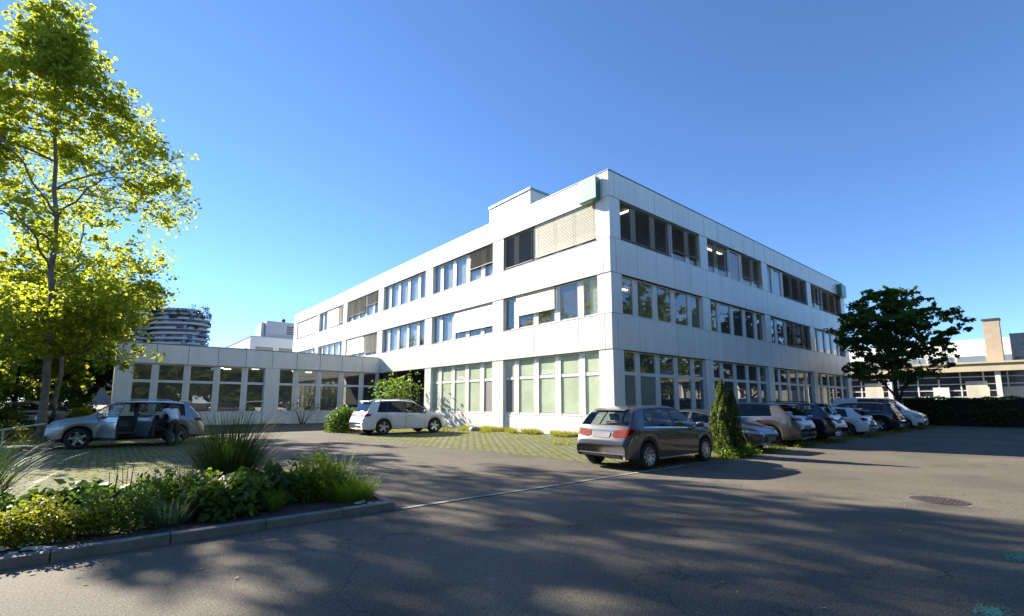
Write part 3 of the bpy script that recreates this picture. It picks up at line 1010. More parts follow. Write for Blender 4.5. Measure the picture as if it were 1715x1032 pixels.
# ================================================================== ANNEX
ann = empty("annex_building", (-17.45, 24.6, 0), 0, "low single storey white annex with dark windows joining the office block", "building")
A0 = 17.43
TA = lambda s, d, z: (s, d, z)
JA = [0.28 + 1.735 * i for i in range(11)]
def aband():
    band(TA, 0.0, A0 - 0.05, Z_B1, 5.36, JA, ann)
aband()
opA = [(0.85, 8.55), (9.5, 17.25)]
prev = 0.0
for a, b in opA + [(A0 - 0.05, A0 - 0.05)]:
    mb = MB()
    mb.box((prev, 0.0, -0.05), (a, 0.24, Z_B1 + .01), 0, TA)
    mb.build("pier", M_panel, ann)
    prev = b
WA = [window(TA, ann, *opA[0], 0, Z_B1, [2.03 + 1.735 * i for i in range(4)], 2.95, 0.88), window(TA, ann, *opA[1], 0, Z_B1, [10.71 + 1.735 * i for i in range(4)], 2.95, 0.88)]
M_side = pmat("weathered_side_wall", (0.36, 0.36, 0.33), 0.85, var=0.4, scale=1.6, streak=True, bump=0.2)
mb = MB()
mb.box((0.0, 0.245, -0.05), (0.22, 22, 5.3)); mb.build("side_wall", M_side, ann)
mb = MB()
mb.box((0.23, 0.235, 4.9), (17.3, 22, 5.1), 0)
mb.box((0.23, 0.3, 4.12), (17.3, 22, 4.16), 2)
mb.box((0.23, 9.0, 0.0), (17.3, 9.2, 4.1), 1)
mb.box((0.23, 0.26, -0.05), (17.3, 9.0, 0.03), 0)
mb.build("interior", [M_slab, M_inwall, M_ceil], ann)
mb = MB(); mb.box((-0.04, -0.06, 5.374), (A0 - 0.06, 0.26, 5.405)); mb.box((-0.04, 0.26, 5.374), (0.26, 22, 5.405)); mb.build("coping", M_rail, ann)
def rlamp(x, y, label):
    o = empty("ceiling_light", (x, y, 4.1), 0, label, "ceiling light", "round lamps on the annex ceiling")
    mb = MB(); mb.lathe([(0.0001, -0.05), (0.25, -0.05), (0.25, 0.0)], 20); mb.build("diffuser", M_lamp, o)
    mb = MB(); mb.lathe([(0.29, -0.02), (0.29, 0.01), (0.26, 0.01), (0.26, -0.02)], 20); mb.build("rim", M_frame, o)
for i, (x, y) in enumerate(((-11.6, 26.2), (-10.9, 27.5), (-9.3, 26.0), (-6.3, 26.5), (-5.0, 27.4))):
    rlamp(x, y, ["round ceiling lamp behind the fourth annex bay from its outer corner", "round ceiling lamp set deeper behind the fourth annex bay", "round ceiling lamp just before the wide annex pier",
                 "round ceiling lamp past the wide annex pier", "round ceiling lamp behind the middle of the annex's second window"][i])

# ================================================================== BUILDINGS BEYOND
wing = empty("office_wing", (-2.0, 65, 0), 0, "distant white wing with a grey plant room seen over the annex roof", "building")
M_wing = pmat("wing_panel", (0.55, 0.58, 0.60), 0.5, var=0.06, scale=0.6)
mb = MB(); mb.box((0, 0, 0), (22, 50, 11.3)); mb.build("wall", M_wing, wing)
M_wwin = pmat("far_window_dark", (0.10, 0.12, 0.14), 0.1)
for i in range(5):
    mb = MB(); mb.box((0.8 + i * 3.2, -0.03, 8.2), (3.2 + i * 3.2, -0.002, 9.9)); mb.build("window", M_wwin, wing)
for i in range(10):
    mb = MB(); mb.box((-0.03, 2 + i * 4.6, 8.2), (-0.002, 5.6 + i * 4.6, 9.9)); mb.build("window", M_wwin, wing)
mb = MB(); mb.box((-0.06, -0.06, 11.3), (22.06, 50.06, 11.45)); mb.build("coping", M_rail, wing)
mb = MB(); mb.box((2.4, 1.6, 11.45), (9.5, 9.0, 14.2)); pr = mb.build("plant_room", pmat("plant_room_grey", (0.32, 0.35, 0.41), 0.5, var=0.05), wing)
mb = MB()
for i in range(5): mb.box((5.4, 1.55, 12.3 + i * 0.28), (6.4, 1.59, 12.45 + i * 0.28))
mb.build("louvre", M_gap, pr)
mb = MB(); mb.lathe([(0.22, 14.2), (0.22, 14.6), (0.35, 14.65), (0.2, 14.9), (0.001, 14.95)], 12, lambda x, y, z: (x + 5.2, y + 3, z)); mb.build("vent", M_gap, pr)
mb = MB(); mb.box((1.9, 2.6, 11.45), (2.35, 3.2, 14.0)); mb.build("flue", M_wing, wing)

# terraced apartment towers on the skyline
M_tband = pmat("tower_balcony", (0.40, 0.42, 0.45), 0.7, var=0.12, island=0.1)
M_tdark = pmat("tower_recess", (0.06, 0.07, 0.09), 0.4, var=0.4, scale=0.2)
M_tgreen = leaf_mat("tower_planting", (0.02, 0.035, 0.015), (0.05, 0.07, 0.02), (0.06, 0.09, 0.02), 0.2)
def tower(cx, cy, ang, hw, hd, floors, fh, label, seed):
    rn = random.Random(seed)
    t = empty("apartment_tower", (cx, cy, 0), ang, label, "apartment tower", "terraced towers on the skyline")
    def outline(a, b, k=2.6):
        pts = []
        for i in range(28):
            th = 2 * math.pi * i / 28
            c, s = math.cos(th), math.sin(th)
            pts.append((a * math.copysign(abs(c) ** (2 / k), c), b * math.copysign(abs(s) ** (2 / k), s)))
        return pts
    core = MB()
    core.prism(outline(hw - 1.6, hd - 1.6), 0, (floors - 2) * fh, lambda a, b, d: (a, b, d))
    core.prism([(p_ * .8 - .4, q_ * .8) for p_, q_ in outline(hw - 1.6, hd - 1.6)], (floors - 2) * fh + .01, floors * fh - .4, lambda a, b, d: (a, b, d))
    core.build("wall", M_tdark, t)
    rim = MB()
    for f in range(int(floors * 0.45), floors + 1):
        z = f * fh
        sh = rn.uniform(-0.5, 0.5)
        kq = 1.0 - 0.16 * max(0, f - (floors - 2))
        ol = [(p_ * kq + (1 - kq) * -3, q_ * kq) for p_, q_ in outline(hw + sh, hd + sh)]
        # balcony parapet in broken runs
        skip = set(rn.sample(range(28), 5)) if f < floors else set()
        for i in range(28):
            if i in skip: continue
            a, b = ol[i], ol[(i + 1) % 28]
            rim.prism([a, b, (b[0] * .955, b[1] * .955), (a[0] * .955, a[1] * .955)], z - 0.3, z + 0.95, lambda p, q, d: (p, q, d))
        rim.prism([(p_ * .985, q_ * .985) for p_, q_ in ol], z - 0.32, z - 0.05, lambda p, q, d: (p, q, d))
    rim.build("balcony", M_tband, t)
    for f in range(int(floors * 0.45), floors):
        for i in range(28):
            if rn.random() < 0.24:
                sk = MB()
                a, b = outline(hw - 1.55, hd - 1.55)[i], outline(hw - 1.55, hd - 1.55)[(i + 1) % 28]
                p = Vector((a[0], a[1], 0)).lerp(Vector((b[0], b[1], 0)), 0.1)
                q = Vector((a[0], a[1], 0)).lerp(Vector((b[0], b[1], 0)), 0.8)
                sk.quad([(p.x, p.y, f * fh + 0.3), (q.x, q.y, f * fh + 0.3), (q.x, q.y, f * fh + 2.3), (p.x, p.y, f * fh + 2.3)])
                sk.build("window", pmat("tower_window", (0.20, 0.25, 0.30), 0.1), t)
    # planting on the terraces: many small leaf faces
    rg = np.random.default_rng(seed)
    C_, S_ = [], []
    for f in range(int(floors * 0.45), floors + 1):
        for i in range(28):
            if rg.random() < (0.42 if f < floors else 0.45):
                a = outline(hw - 0.4, hd - 0.4)[i]
                n_ = 34 if f < floors - 2 else 70
                r_ = rg.uniform(0.5, 1.1) if f < floors - 2 else rg.uniform(0.9, 1.8)
                p = rg.normal(0, 1, (n_, 3)) * (r_ * .55, r_ * .55, r_ * .6) + (a[0] * (.84 if f == floors else 1), a[1] * (.84 if f == floors else 1), f * fh + 1.1 + r_ * 0.6)
                C_.append(p)
    P_ = np.concatenate(C_)
    V, F = leaf_quads(P_, rg, 0.75, 0.6)
    np_mesh("terrace_planting", V, F, M_tgreen, t)
tower(13.5, 338, R(-40), 16, 11, 19, 3.0, "lower terraced tower of curved balconies just right of the tree crown", 3)
tower(-13, 357, R(-40), 19, 12, 24, 3.0, "taller terraced tower half hidden behind the leafy crown", 5)

# ================================================================== BEYOND THE HEDGE
fac = empty("factory_building", (50, -8, 0), 0, "low sunlit beige factory with glazed front beyond the hedge", "building")
M_beige = pmat("beige_render", (0.60, 0.50, 0.33), 0.85, var=0.10, scale=1.2, streak=True, bump=0.1)
M_cream = pmat("cream_panel", (0.60, 0.55, 0.44), 0.7, var=0.14, scale=1.5, streak=True)
M_fdark = pmat("factory_dark_glass", (0.025, 0.028, 0.03), 0.12)
M_fwhite = pmat("factory_white_metal", (0.72, 0.72, 0.70), 0.5, var=0.05)
Y0, Y1 = -46.0, 34.0           # local y extents along the front
mb = MB(); mb.box((-0.6, Y0, 4.85), (0.5, Y1, 5.62)); mb.build("fascia", M_beige, fac)
mb = MB(); mb.box((-0.75, Y0, 5.62), (9, Y1, 5.80)); mb.build("roof", M_beige, fac)
mb = MB(); mb.box((0.4, Y0, 0), (9, Y1, 4.85)); mb.build("glazing", M_fdark, fac)
mb = MB()
y = Y0 + 0.3
while y < Y1:
    mb.box((0.28, y - 0.06, 0), (0.398, y + 0.06, 4.85))
    y += 1.72
for z in (4.35, 3.62, 2.95, 2.3, 1.6, 0.9): mb.box((0.30, Y0, z - 0.045), (0.396, Y1, z + 0.045))
mb.build("glazing_frame", M_fwhite, fac)
for k in range(-5, 5):
    mb = MB(); mb.box((-0.35, -0.55 + k * 8.6, 0), (0.2, -0.15 + k * 8.6, 4.84)); mb.build("column", M_fwhite, fac)
for k in range(-5, 4):
    o_ = k * 8.6
    for lo, hi, q in (((0.2, 0.5 + o_, 0.0), (0.27, 2.1 + o_, 3.9), M_cream), ((0.15, -8.2 + o_, 0.0), (0.27, -0.6 + o_ if k == 0 else -6.6 + o_, 3.3), M_cream), ((0.2, 3.4 + o_, 1.6), (0.27, 4.7 + o_, 3.3), M_fwhite)):
        mb = MB(); mb.box(lo, hi); mb.build("infill_panel", q, fac)
mb = MB(); mb.prism([(Y0, 5.8), (Y1 - 12, 5.8), (Y1 - 14, 8.9), (Y0, 8.9)], 8, 24, lambda a, b, d: (d, a, b)); mb.build("upper_hall", pmat("white_hall_sheet", (0.8, 0.8, 0.8), 0.5, var=0.04), fac)
mb = MB()
for k in range(26): mb.box((7.93, Y0 + 0.4 + k * 2.6, 6.0), (7.99, Y0 + 2.7 + k * 2.6, 7.0))
mb.build("clerestory", pmat("clerestory_glass", (0.18, 0.24, 0.30), 0.1), fac)
M_chim = pmat("chimney_render", (0.50, 0.40, 0.28), 0.9, var=0.12, scale=3, bump=0.2)
mb = MB(); mb.box((1.5, -0.78, 5.8), (2.7, 0.42, 10.15)); ch = mb.build("chimney", M_chim, fac)
mb = MB(); mb.box((1.42, -0.86, 10.15), (2.78, 0.50, 10.32)); mb.build("cap", M_gap, ch)
mb = MB(); mb.box((3.0, -3.1, 5.8), (5.4, -1.35, 8.75)); gt = mb.build("glass_tower", pmat("tower_glass", (0.10, 0.14, 0.17), 0.08, var=0.5, scale=1.5), fac)
mb = MB()
for y in (-3.1, -1.4): mb.box((2.93, y - 0.03, 5.8), (3.0, y + 0.10, 8.8))
for z in (6.5, 7.3, 8.1, 8.7): mb.box((2.94, -2.98, z), (2.998, -1.45, z + .06))
mb.build("frame", pmat("tower_frame", (0.25, 0.28, 0.3), 0.4), gt)
mb = MB(); mb.box((4.0, -14, 5.8), (7.5, -3.3, 8.2)); mb.build("roof_monitor", pmat("monitor_grey", (0.30, 0.34, 0.40), 0.4, var=0.2), fac)

# ================================================================== PLANTS
L_plane = leaf_mat("plane_leaf", (0.05, 0.080, 0.012), (0.12, 0.145, 0.02), (0.54, 0.60, 0.05), 0.6)
L_back = leaf_mat("backlit_leaf", (0.04, 0.065, 0.012), (0.10, 0.125, 0.02), (0.50, 0.56, 0.05), 0.52)
L_dark = leaf_mat("dark_leaf", (0.030, 0.058, 0.016), (0.075, 0.115, 0.028), (0.20, 0.32, 0.03), 0.4)
L_hedge = leaf_mat("hedge_leaf", (0.045, 0.08, 0.02), (0.10, 0.15, 0.035), (0.10, 0.18, 0.02), 0.3)
L_yellow = leaf_mat("yellow_green_leaf", (0.08, 0.11, 0.012), (0.20, 0.20, 0.025), (0.40, 0.42, 0.03), 0.4)
L_mid = leaf_mat("garden_leaf", (0.045, 0.085, 0.018), (0.11, 0.165, 0.04), (0.26, 0.40, 0.04), 0.4)
L_bright = leaf_mat("bright_leaf", (0.07, 0.135, 0.016), (0.16, 0.23, 0.028), (0.30, 0.44, 0.025), 0.45)
L_hosta = leaf_mat("hosta_leaf", (0.035, 0.075, 0.016), (0.08, 0.13, 0.028), (0.18, 0.32, 0.03), 0.35, 0.45)
L_con = leaf_mat("conifer_leaf", (0.045, 0.075, 0.02), (0.11, 0.14, 0.035), (0.18, 0.24, 0.03), 0.3)
L_grass = leaf_mat("grass_blade", (0.035, 0.065, 0.014), (0.085, 0.12, 0.03), (0.10, 0.17, 0.02), 0.25)
L_turf = leaf_mat("turf_blade", (0.07, 0.085, 0.012), (0.17, 0.165, 0.03), (0.36, 0.36, 0.035), 0.45)
L_blue = leaf_mat("greyish_leaf", (0.06, 0.10, 0.06), (0.12, 0.17, 0.09), (0.2, 0.3, 0.12), 0.35)
B_plane = pmat("plane_bark", (0.17, 0.145, 0.11), 0.9, var=0.45, scale=5, bump=0.7, bscale=18)
B_dark = pmat("dark_bark", (0.05, 0.042, 0.035), 0.9, var=0.4, scale=6, bump=0.6, bscale=20)

rg = np.random.default_rng(5)
low = [(rg.uniform(-3.6, 2.9), rg.uniform(-2.2, 2.4), rg.uniform(3.4, 6.6)) for _ in range(58)]
tree("plane_tree", (-19.6, 14.2, 0), "tall plane tree with backlit yellow green crown behind the car with open doors", "tree", 21, 19.6, 4.2, 4.0, 0.155, 165, 210, 0.155,
     L_plane, B_plane, lean=(-1.3, -0.2), offset=(-.1, 0), extra=low, cr=1.12, shape="cone", flat=.45, lobed=True, holes=.38, n_lim=17)
tree("plane_tree", (-19.9, 23.2, 0), "second, smaller plane tree close to the annex corner behind the spotted trunk", "tree", 33, 13.2, 4.2, 3.2, 0.13, 85, 150, 0.17,
     L_plane, B_plane, lean=(0.3, 0), cr=0.9, shape="round", flat=.45, lobed=True, holes=.34, n_lim=10)
BG = [(-25.5, 23, 10, 3.6, "bushy backlit tree left of the spotted trunk, nearest of the background trees"),
      (-22.2, 31, 11, 3.4, "slender backlit tree behind the grey parked car"),
      (-29.5, 30, 13, 4.2, "broad background tree at the left edge behind the bushes"),
      (-19.6, 40, 9.5, 2.8, "small yellow green tree beside the annex side wall"),
      (-25, 45, 12, 4.0, "farther yellow green tree in the gap between the trunks"),
      (-33, 48, 14, 4.5, "tall tree at the left edge of the wood behind the broad one"),
      (-21.5, 56, 12, 4.0, "yellow green tree farthest back beside the annex wall"),
      (-29, 60, 13, 4.5, "tree filling the back of the wood between the trunks"),
      (-39, 62, 15, 5.0, "farthest tall tree at the left edge of the wood")]
for i, (x, y, h, r, lb) in enumerate(BG):
    tree("deciduous_tree", (x, y, 0), lb, "tree", 40 + i, h, 1.6, r, 0.14, 150, 85, 0.36, L_back, B_dark, cr=1.0, group="trees in the wood left of the annex", n_lim=7, holes=.25)
tree("street_tree", (26.3, -5.1, 0), "dark spreading tree standing by the hedge at the right end of the office block", "tree", 12, 10.3, 2.7, 3.5, 0.17, 210, 90, 0.25, L_dark, B_dark,
     lean=(-0.3, 0.5), cr=0.72, shape="umbrella", flat=.32, holes=.28, n_lim=14)
# unseen trees behind the viewer: mirrored in the glass, some added to block skylight
SOUTH = [(31, -31, 17, 5.5), (40, -27, 20, 6), (50, -30, 21, 6.5), (60, -27, 18, 6), (20, -40, 15, 5.5), (4, -38, 14, 5), (-10, -36, 15, 5.5), (-24, -33, 14, 5), (-35, -30, 15, 5.5), (-16, -31, 13, 5), (-2, -32, 14, 5.5), (12, -34, 15, 5.5), (24, -33, 16, 5.5), (-46, -28, 16, 6), (-40, -24, 11, 5), (-29, -25, 10, 5), (-20, -24.5, 11, 5), (-11, -26, 10, 5), (-1, -25, 11, 5), (8, -27, 10, 5)]
for i, (x, y, h, r) in enumerate(SOUTH):
    tree("unseen_tree", (x, y, 0), "unseen tree across the car park, placed for window reflections and to block skylight", "tree", 60 + i, h, 0.9, r, 0.25, 110, 70, 0.6, L_mid, B_dark, cr=1.7, group="unseen trees across the car park for reflections and skylight blocking", n_lim=6)

def undergrowth(x, y, rx, ry, h, seed, lb, mat=L_dark, n=3000, leaf=.22):
    shrub("bush", (x, y, 0), lb, "bush", seed, (rx, ry, h), n, leaf, mat, group="bushes under the trees left of the annex", stems=8)
for i, q in enumerate([(-24.6, 18.0, 2.6, 1.6, 3.0, "large dark bush at the left edge beside the spotted trunk"),
                       (-22.6, 22.5, 1.7, 1.4, 2.0, "dark bush behind the spotted trunk"),
                       (-19.4, 29.5, 1.2, 1.4, 1.6, "dark low bush beside the annex wall, above the car bonnet"),
                       (-20.4, 35.5, 2.6, 1.8, 2.8, "tall dark bush farther back along the annex wall"),
                       (-26.5, 29, 3.2, 2.2, 3.6, "big dark bush filling the wood behind the spotted trunk"),
                       (-18.7, 24.5, 0.7, 1.0, 1.2, "sunlit green bush touching the weathered annex corner"),
                       (-24, 40, 4.0, 2.5, 3.2, "farthest dark bush deep in the wood")]):
    undergrowth(*q[:5], 100 + i, q[5], mat=(L_back if i == 5 else L_dark))
shrub("bush", (-21.3, 15.6, 0), "low yellow green bush at the foot of the spotted trunk", "bush", 120, (1.3, .6, .8), 900, .16, L_yellow, group="bushes under the trees left of the annex")

# clipped hedge on the far side of the lot
hg = empty("hedge", (30.9, -22, 0), 0, "long clipped dark green hedge closing the far side of the lot", "hedge")
rg = np.random.default_rng(3)
n = 26000
hy = rg.uniform(-22, 17.5, n)
f = rg.uniform(0, 1, n)
hx = np.where(f < .68, -0.7 + np.abs(rg.normal(0, .05, n)), rg.uniform(-.7, .7, n))
hz = np.where(f < .68, rg.uniform(0.05, 2.0, n), 1.98 + rg.normal(0, .05, n))
hx = hx - .10 * np.sin(hy * 2.1) * (f < .68) * .6 + .06 * np.sin(hz * 5)
hz = hz + np.where(f >= .68, .05 * np.sin(hy * 1.7) + .03 * np.sin(hy * 5), 0)
V, F = leaf_quads(np.stack([hx, hy, hz], 1), rg, .13, .7)
np_mesh("foliage", V, F, L_hedge, hg)
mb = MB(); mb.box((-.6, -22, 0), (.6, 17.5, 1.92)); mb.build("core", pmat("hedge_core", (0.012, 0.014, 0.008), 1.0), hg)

# conifer in the parking strip
def conifer(loc, label):
    root = empty("conifer", loc, 0, label, "conifer")
    rg = np.random.default_rng(14)
    P, T = [], []
    for (cx, cy, h, r, n) in ((-.06, 0, 2.28, .25, 4200), (.30, .05, 1.55, .22, 2400), (-.22, -.12, 1.75, .20, 2200), (.12, -.24, 1.95, .20, 2300), (.46, .2, 1.15, .20, 1700), (-.08, .22, 1.6, .22, 1800), (.38, -.15, .85, .2, 1200)):
        z = rg.uniform(0.02, 1, n) ** .85
        a = rg.uniform(0, 6.283, n)
        prof = np.clip(np.minimum((z + .25) * 2.6, 1) * (1 - z ** 2.6) ** .7, 0, 1)
        lump = 1 + .22 * np.sin(a * 3 + z * 9) + .18 * np.sin(a * 5 - z * 17)
        rr = r * prof * lump * rg.uniform(.55, 1, n) ** .4
        P.append(np.stack([cx + rr * np.cos(a), cy + rr * np.sin(a), z * h + .03], 1))
        T.append(np.stack([np.cos(a) * .45, np.sin(a) * .45, np.ones(n)], 1))
    V, F = leaf_quads(np.concatenate(P), rg, .085, .42, upb=0, T=np.concatenate(T))
    np_mesh("foliage", V, F, L_con, root)
    mb = MB(); mb.tube([(0, 0, -.05), (0.02, 0, .9), (0, 0, 2.1)], [.06, .04, .008], 7); mb.build("trunk", B_dark, root)
conifer((-3.05, -6.5, 0), "slim upright conifer in sunlight between the grey hatchback and the dark coupe")
shrub("weed_clump", (-2.75, -6.85, 0), "light green leafy weeds spreading at the foot of the conifer", "weeds", 15, (.95, .3, .34), 900, .10, L_bright, stems=30, lump=.4)

# shrubs by the entrance
shrub("entrance_shrub", (-1.9, 17.6, 0), "tall loose leafy shrub in the dark porch behind the white car", "shrub", 31, (1.6, 1.2, 3.1), 3000, .20, L_mid, stems=24, lump=.45)
shrub("round_bush", (-7.5, 12.6, 0), "dense rounded dark green bush beside the tail of the white car", "bush", 32, (1.02, .95, 1.38), 5200, .11, L_hosta, stems=10, lump=.12)
# nearly bare little shrub against the annex
bs = empty("bare_shrub", (-6.3, 24.1, 0), 0, "small almost bare forked shrub against the white annex base", "shrub")
mb = MB()
rk = random.Random(2)
tips = []
for a, b, h in ((.35, .1, 1.25), (-.5, 0, 1.1), (.1, -.1, 1.5), (.9, 0, 1.35), (-.2, .1, 1.6), (1.2, -.1, 1.3), (-.75, 0, 1.45)):
    s = (a * .15, 0, 0)
    mb.tube([s, (a * .45, b, h * .45), (a, b * 2, h)], [.03, .02, .008], 6)
    tips.append((a, b * 2, h))
mb.build("stem", B_dark, bs)
rg = np.random.default_rng(6)
P = np.concatenate([np.array(t) + rg.normal(0, .14, (26, 3)) for t in tips])
V, F = leaf_quads(P, rg, .10, .6); np_mesh("foliage", V, F, L_dark, bs)

# planting bed in the foreground
def grass_tuft(name, loc, label, cat, seed, parts, mat, group=None):
    root = empty(name, loc, 0, label, cat, group)
    rg = np.random.default_rng(seed)
    Vs, Fs, k = [], [], 0
    for kw in parts:
        V, F = blades(rg, **kw)
        Vs.append(V); Fs.append(F + k); k += len(V)
    np_mesh("blade", np.concatenate(Vs), np.concatenate(Fs), mat, root)
    return root
grass_tuft("ornamental_grass", (-16.02, -4.35, .05), "tall dark fountain of ornamental grass in the middle of the bed", "grass clump", 1,
           [dict(n=950, base_r=.27, length=1.48, spread=.24, width=.012, droop=.62), dict(n=240, base_r=.27, length=1.15, spread=.45, width=.011, droop=1.0)], L_grass, "ornamental grasses in the bed")
grass_tuft("ornamental_grass", (-16.72, -4.55, .05), "lower arching grass at the left foot of the tall fountain grass", "grass clump", 2,
           [dict(n=420, base_r=.2, length=.78, spread=.5, width=.012, droop=1.3)], L_grass, "ornamental grasses in the bed")
grass_tuft("ornamental_grass", (-19.1, -4.0, .05), "bright tall ornamental grass cut off by the left edge", "grass clump", 3,
           [dict(n=800, base_r=.34, length=1.2, spread=.29, width=.012, droop=.8)], L_grass, "ornamental grasses in the bed")
shrub("garden_plant", (-18.25, -6.15, .08), "low yellow leaved plant in the near left corner of the bed", "plant", 51, (.75, .42, .36), 2600, .062, L_yellow, group="plants in the foreground bed", stems=20, lump=.35)
shrub("garden_plant", (-17.45, -6.0, .08), "low dark yellow green plant beside the yellow corner plant", "plant", 52, (.52, .42, .40), 2000, .06, L_mid, group="plants in the foreground bed", stems=20, lump=.3)
shrub("garden_plant", (-16.32, -6.02, .08), "rounded bush of small scalloped leaves by the kerb, in front of the tall grass", "plant", 53, (.60, .50, .54), 2600, .075, L_mid, aspect=.95, group="plants in the foreground bed", stems=26, lump=.2, lobed=True)
shrub("garden_plant", (-17.75, -4.8, .06), "wide dark mass of broad hosta leaves along the back of the bed", "plant", 54, (1.15, .48, .38), 1400, .14, L_hosta, aspect=.75, group="plants in the foreground bed", stems=30, lump=.3)
shrub("garden_plant", (-15.45, -5.35, .06), "dark broad leaved hosta between the tall grass and the bright mound", "plant", 55, (.62, .55, .42), 1000, .135, L_hosta, aspect=.75, group="plants in the foreground bed", stems=24, lump=.3)
shrub("garden_plant", (-14.95, -5.55, .07), "bright sunlit green mound near the kerb corner", "plant", 56, (.52, .58, .60), 4200, .055, L_bright, aspect=.5, group="plants in the foreground bed", stems=24, lump=.25)
shrub("garden_plant", (-17.05, -5.15, .07), "loose sunlit leafy plant left of the scalloped bush", "plant", 57, (.40, .36, .44), 800, .08, L_bright, group="plants in the foreground bed", stems=20, lump=.5)
shrub("garden_plant", (-18.7, -5.3, .07), "mid green leafy plant below the left edge grass", "plant", 58, (.5, .4, .40), 1300, .085, L_mid, group="plants in the foreground bed", stems=20, lump=.3)
grass_tuft("spiky_plant", (-16.98, -6.15, .08), "grey green spiky tuft between the yellow plants and the scalloped bush", "plant", 59,
           [dict(n=300, base_r=.22, length=.36, spread=.42, width=.013, droop=.35)], L_blue, "plants in the foreground bed")
grass_tuft("spiky_plant", (-14.58, -6.05, .08), "fine green tufted grass filling the kerb corner", "plant", 60,
           [dict(n=900, base_r=.34, length=.42, spread=.4, width=.008, droop=.7)], L_bright, "plants in the foreground bed")
grass_tuft("spiky_plant", (-14.62, -5.45, .08), "upright sword leaves rising from the bright mound", "plant", 61,
           [dict(n=130, base_r=.28, length=.80, spread=.42, width=.018, droop=.4)], L_bright, "plants in the foreground bed")
grass_tuft("spiky_plant", (-15.75, -6.15, .08), "small fine tuft at the kerb right of the scalloped bush", "plant", 62,
           [dict(n=260, base_r=.10, length=.34, spread=.4, width=.007, droop=.5)], L_bright, "plants in the foreground bed")
M_pink = pmat("pink_petal", (0.62, 0.42, 0.55), 0.6, var=0.1)
M_whitep = pmat("white_petal", (0.75, 0.70, 0.62), 0.6)
def flowers(loc, label, seed, n, h, sp, mat, head):
    rk = random.Random(seed)
    root = empty("flowering_plant", loc, 0, label, "flowers", "flowers in the foreground bed")
    st, hd = MB(), MB()
    for i in range(n):
        a, r = rk.uniform(0, 6.28), sp * math.sqrt(rk.random())
        x, y = r * math.cos(a), r * math.sin(a)
        z = h * rk.uniform(.65, 1.1)
        st.tube([(x * .5, y * .5, -.03), (x * .8, y * .8, z * .6), (x, y, z)], [.003, .003, .002], 4)
        for j in range(7):
            t = 6.283 * j / 7 + rk.random()
            q = head * rk.uniform(.7, 1.2)
            dx, dy = math.cos(t) * q, math.sin(t) * q
            hd.quad([(x, y, z - head * .2), (x + dx * .5 - dy * .35, y + dy * .5 + dx * .35, z + head * .35), (x + dx, y + dy, z + head * rk.uniform(-.2, .6)), (x + dx * .5 + dy * .35, y + dy * .5 - dx * .35, z + head * .35)])
        hd.lathe([(.001, z - head * .3), (head * .45, z), (head * .3, z + head * .4), (.001, z + head * .5)], 7, lambda a_, b_, c_: (a_ + x, b_ + y, c_))
    st.build("stem", L_grass, root)
    hd.build("petal", mat, root)
flowers((-14.40, -5.85, .08), "pale pink flower heads nodding at the kerb corner of the bed", 1, 16, .42, .22, M_pink, .024)
flowers((-16.95, -4.95, .06), "white daisy heads standing before the lower arching grass", 2, 9, .62, .16, M_whitep, .030)
# dead flower stalks
ds = empty("dead_stalk", (-17.45, -5.25, .06), 0, "thin brown dead flower stalks standing in the left half of the bed", "stalks", "plants in the foreground bed")
mb = MB()
rk = random.Random(3)
for i in range(9):
    x, y = rk.uniform(-.22, .22), rk.uniform(-.12, .12)
    mb.tube([(x, y, 0), (x + rk.uniform(-.06, .06), y, rk.uniform(.45, .72))], [.006, .004], 5)
mb.build("stem", pmat("dead_stalk_brown", (0.10, 0.06, 0.04), 0.9), ds)
# pebbles at the kerb
pb = MB()
rk = random.Random(9)
for i in range(22):
    x = rk.uniform(-18.9, -17.9) if i < 14 else rk.uniform(-14.7, -14.4)
    y, r = rk.uniform(-6.72, -6.45), rk.uniform(.02, .05)
    pb.lathe([(.001, -r * .3), (r, .0), (r * .8, r * .45), (.001, r * .6)], 7, lambda a, b, c: (a * 1.3 + x, b + y, c + .10))
tag(pb.build("pebbles", pmat("pebble_stone", (0.42, 0.40, 0.36), 0.8, island=.3)), kind="stuff")

# grass growing in strips and between the pavers: nobody could count it
rg = np.random.default_rng(77)
areas = []      # (x, y, length)
def strip(n, x0, x1, y0, y1, L0, L1, patchy=0.0, seed=0.0):
    x, y = rg.uniform(x0, x1, n), rg.uniform(y0, y1, n)
    if patchy:
        w = np.sin(x * 1.7 + seed) + np.sin(y * 2.3 + seed * 2) + np.sin(x * 4.1 - y * 3.3 + seed)
        k = w > patchy
        x, y = x[k], y[k]
    areas.append(np.stack([x, y, rg.uniform(L0, L1, len(x))], 1))
strip(9000, -1.15, -0.06, 0.0, 10.5, .10, .32, -.4, 1.0)
strip(2500, -2.6, -.6, 7.3, 11.0, .08, .28, -.2, 2.0)
strip(5000, -8.0, -1.0, 10.8, 14.0, .05, .16, -.2, 3.0)
strip(9000, -3.9, 27, -6.95, -5.4, .06, .20, -.2, 2.5)
strip(9000, -4.2, 25, -1.4, -.1, .08, .26, -.6, 4.0)
strip(3500, -17.0, -7.5, 23.6, 24.5, .05, .16, -.8, 5.0)
strip(26000, -24, -13.7, -4.4, 12.6, .02, .075, .25, 6.0)
strip(12000, -8.2, -1.2, -6.8, 8.0, .02, .07, .35, 7.0)
strip(7000, -26, -18.9, 12.5, 24, .08, .28, -.5, 8.0)
A = np.concatenate(areas)
n = len(A)
az = rg.uniform(0, 6.283, n)
tl = rg.normal(0, .45, (n, 2)) * A[:, 2:3]
w = .006 + A[:, 2] * .035
c, s = np.cos(az) * w, np.sin(az) * w
z0 = np.full(n, .004)
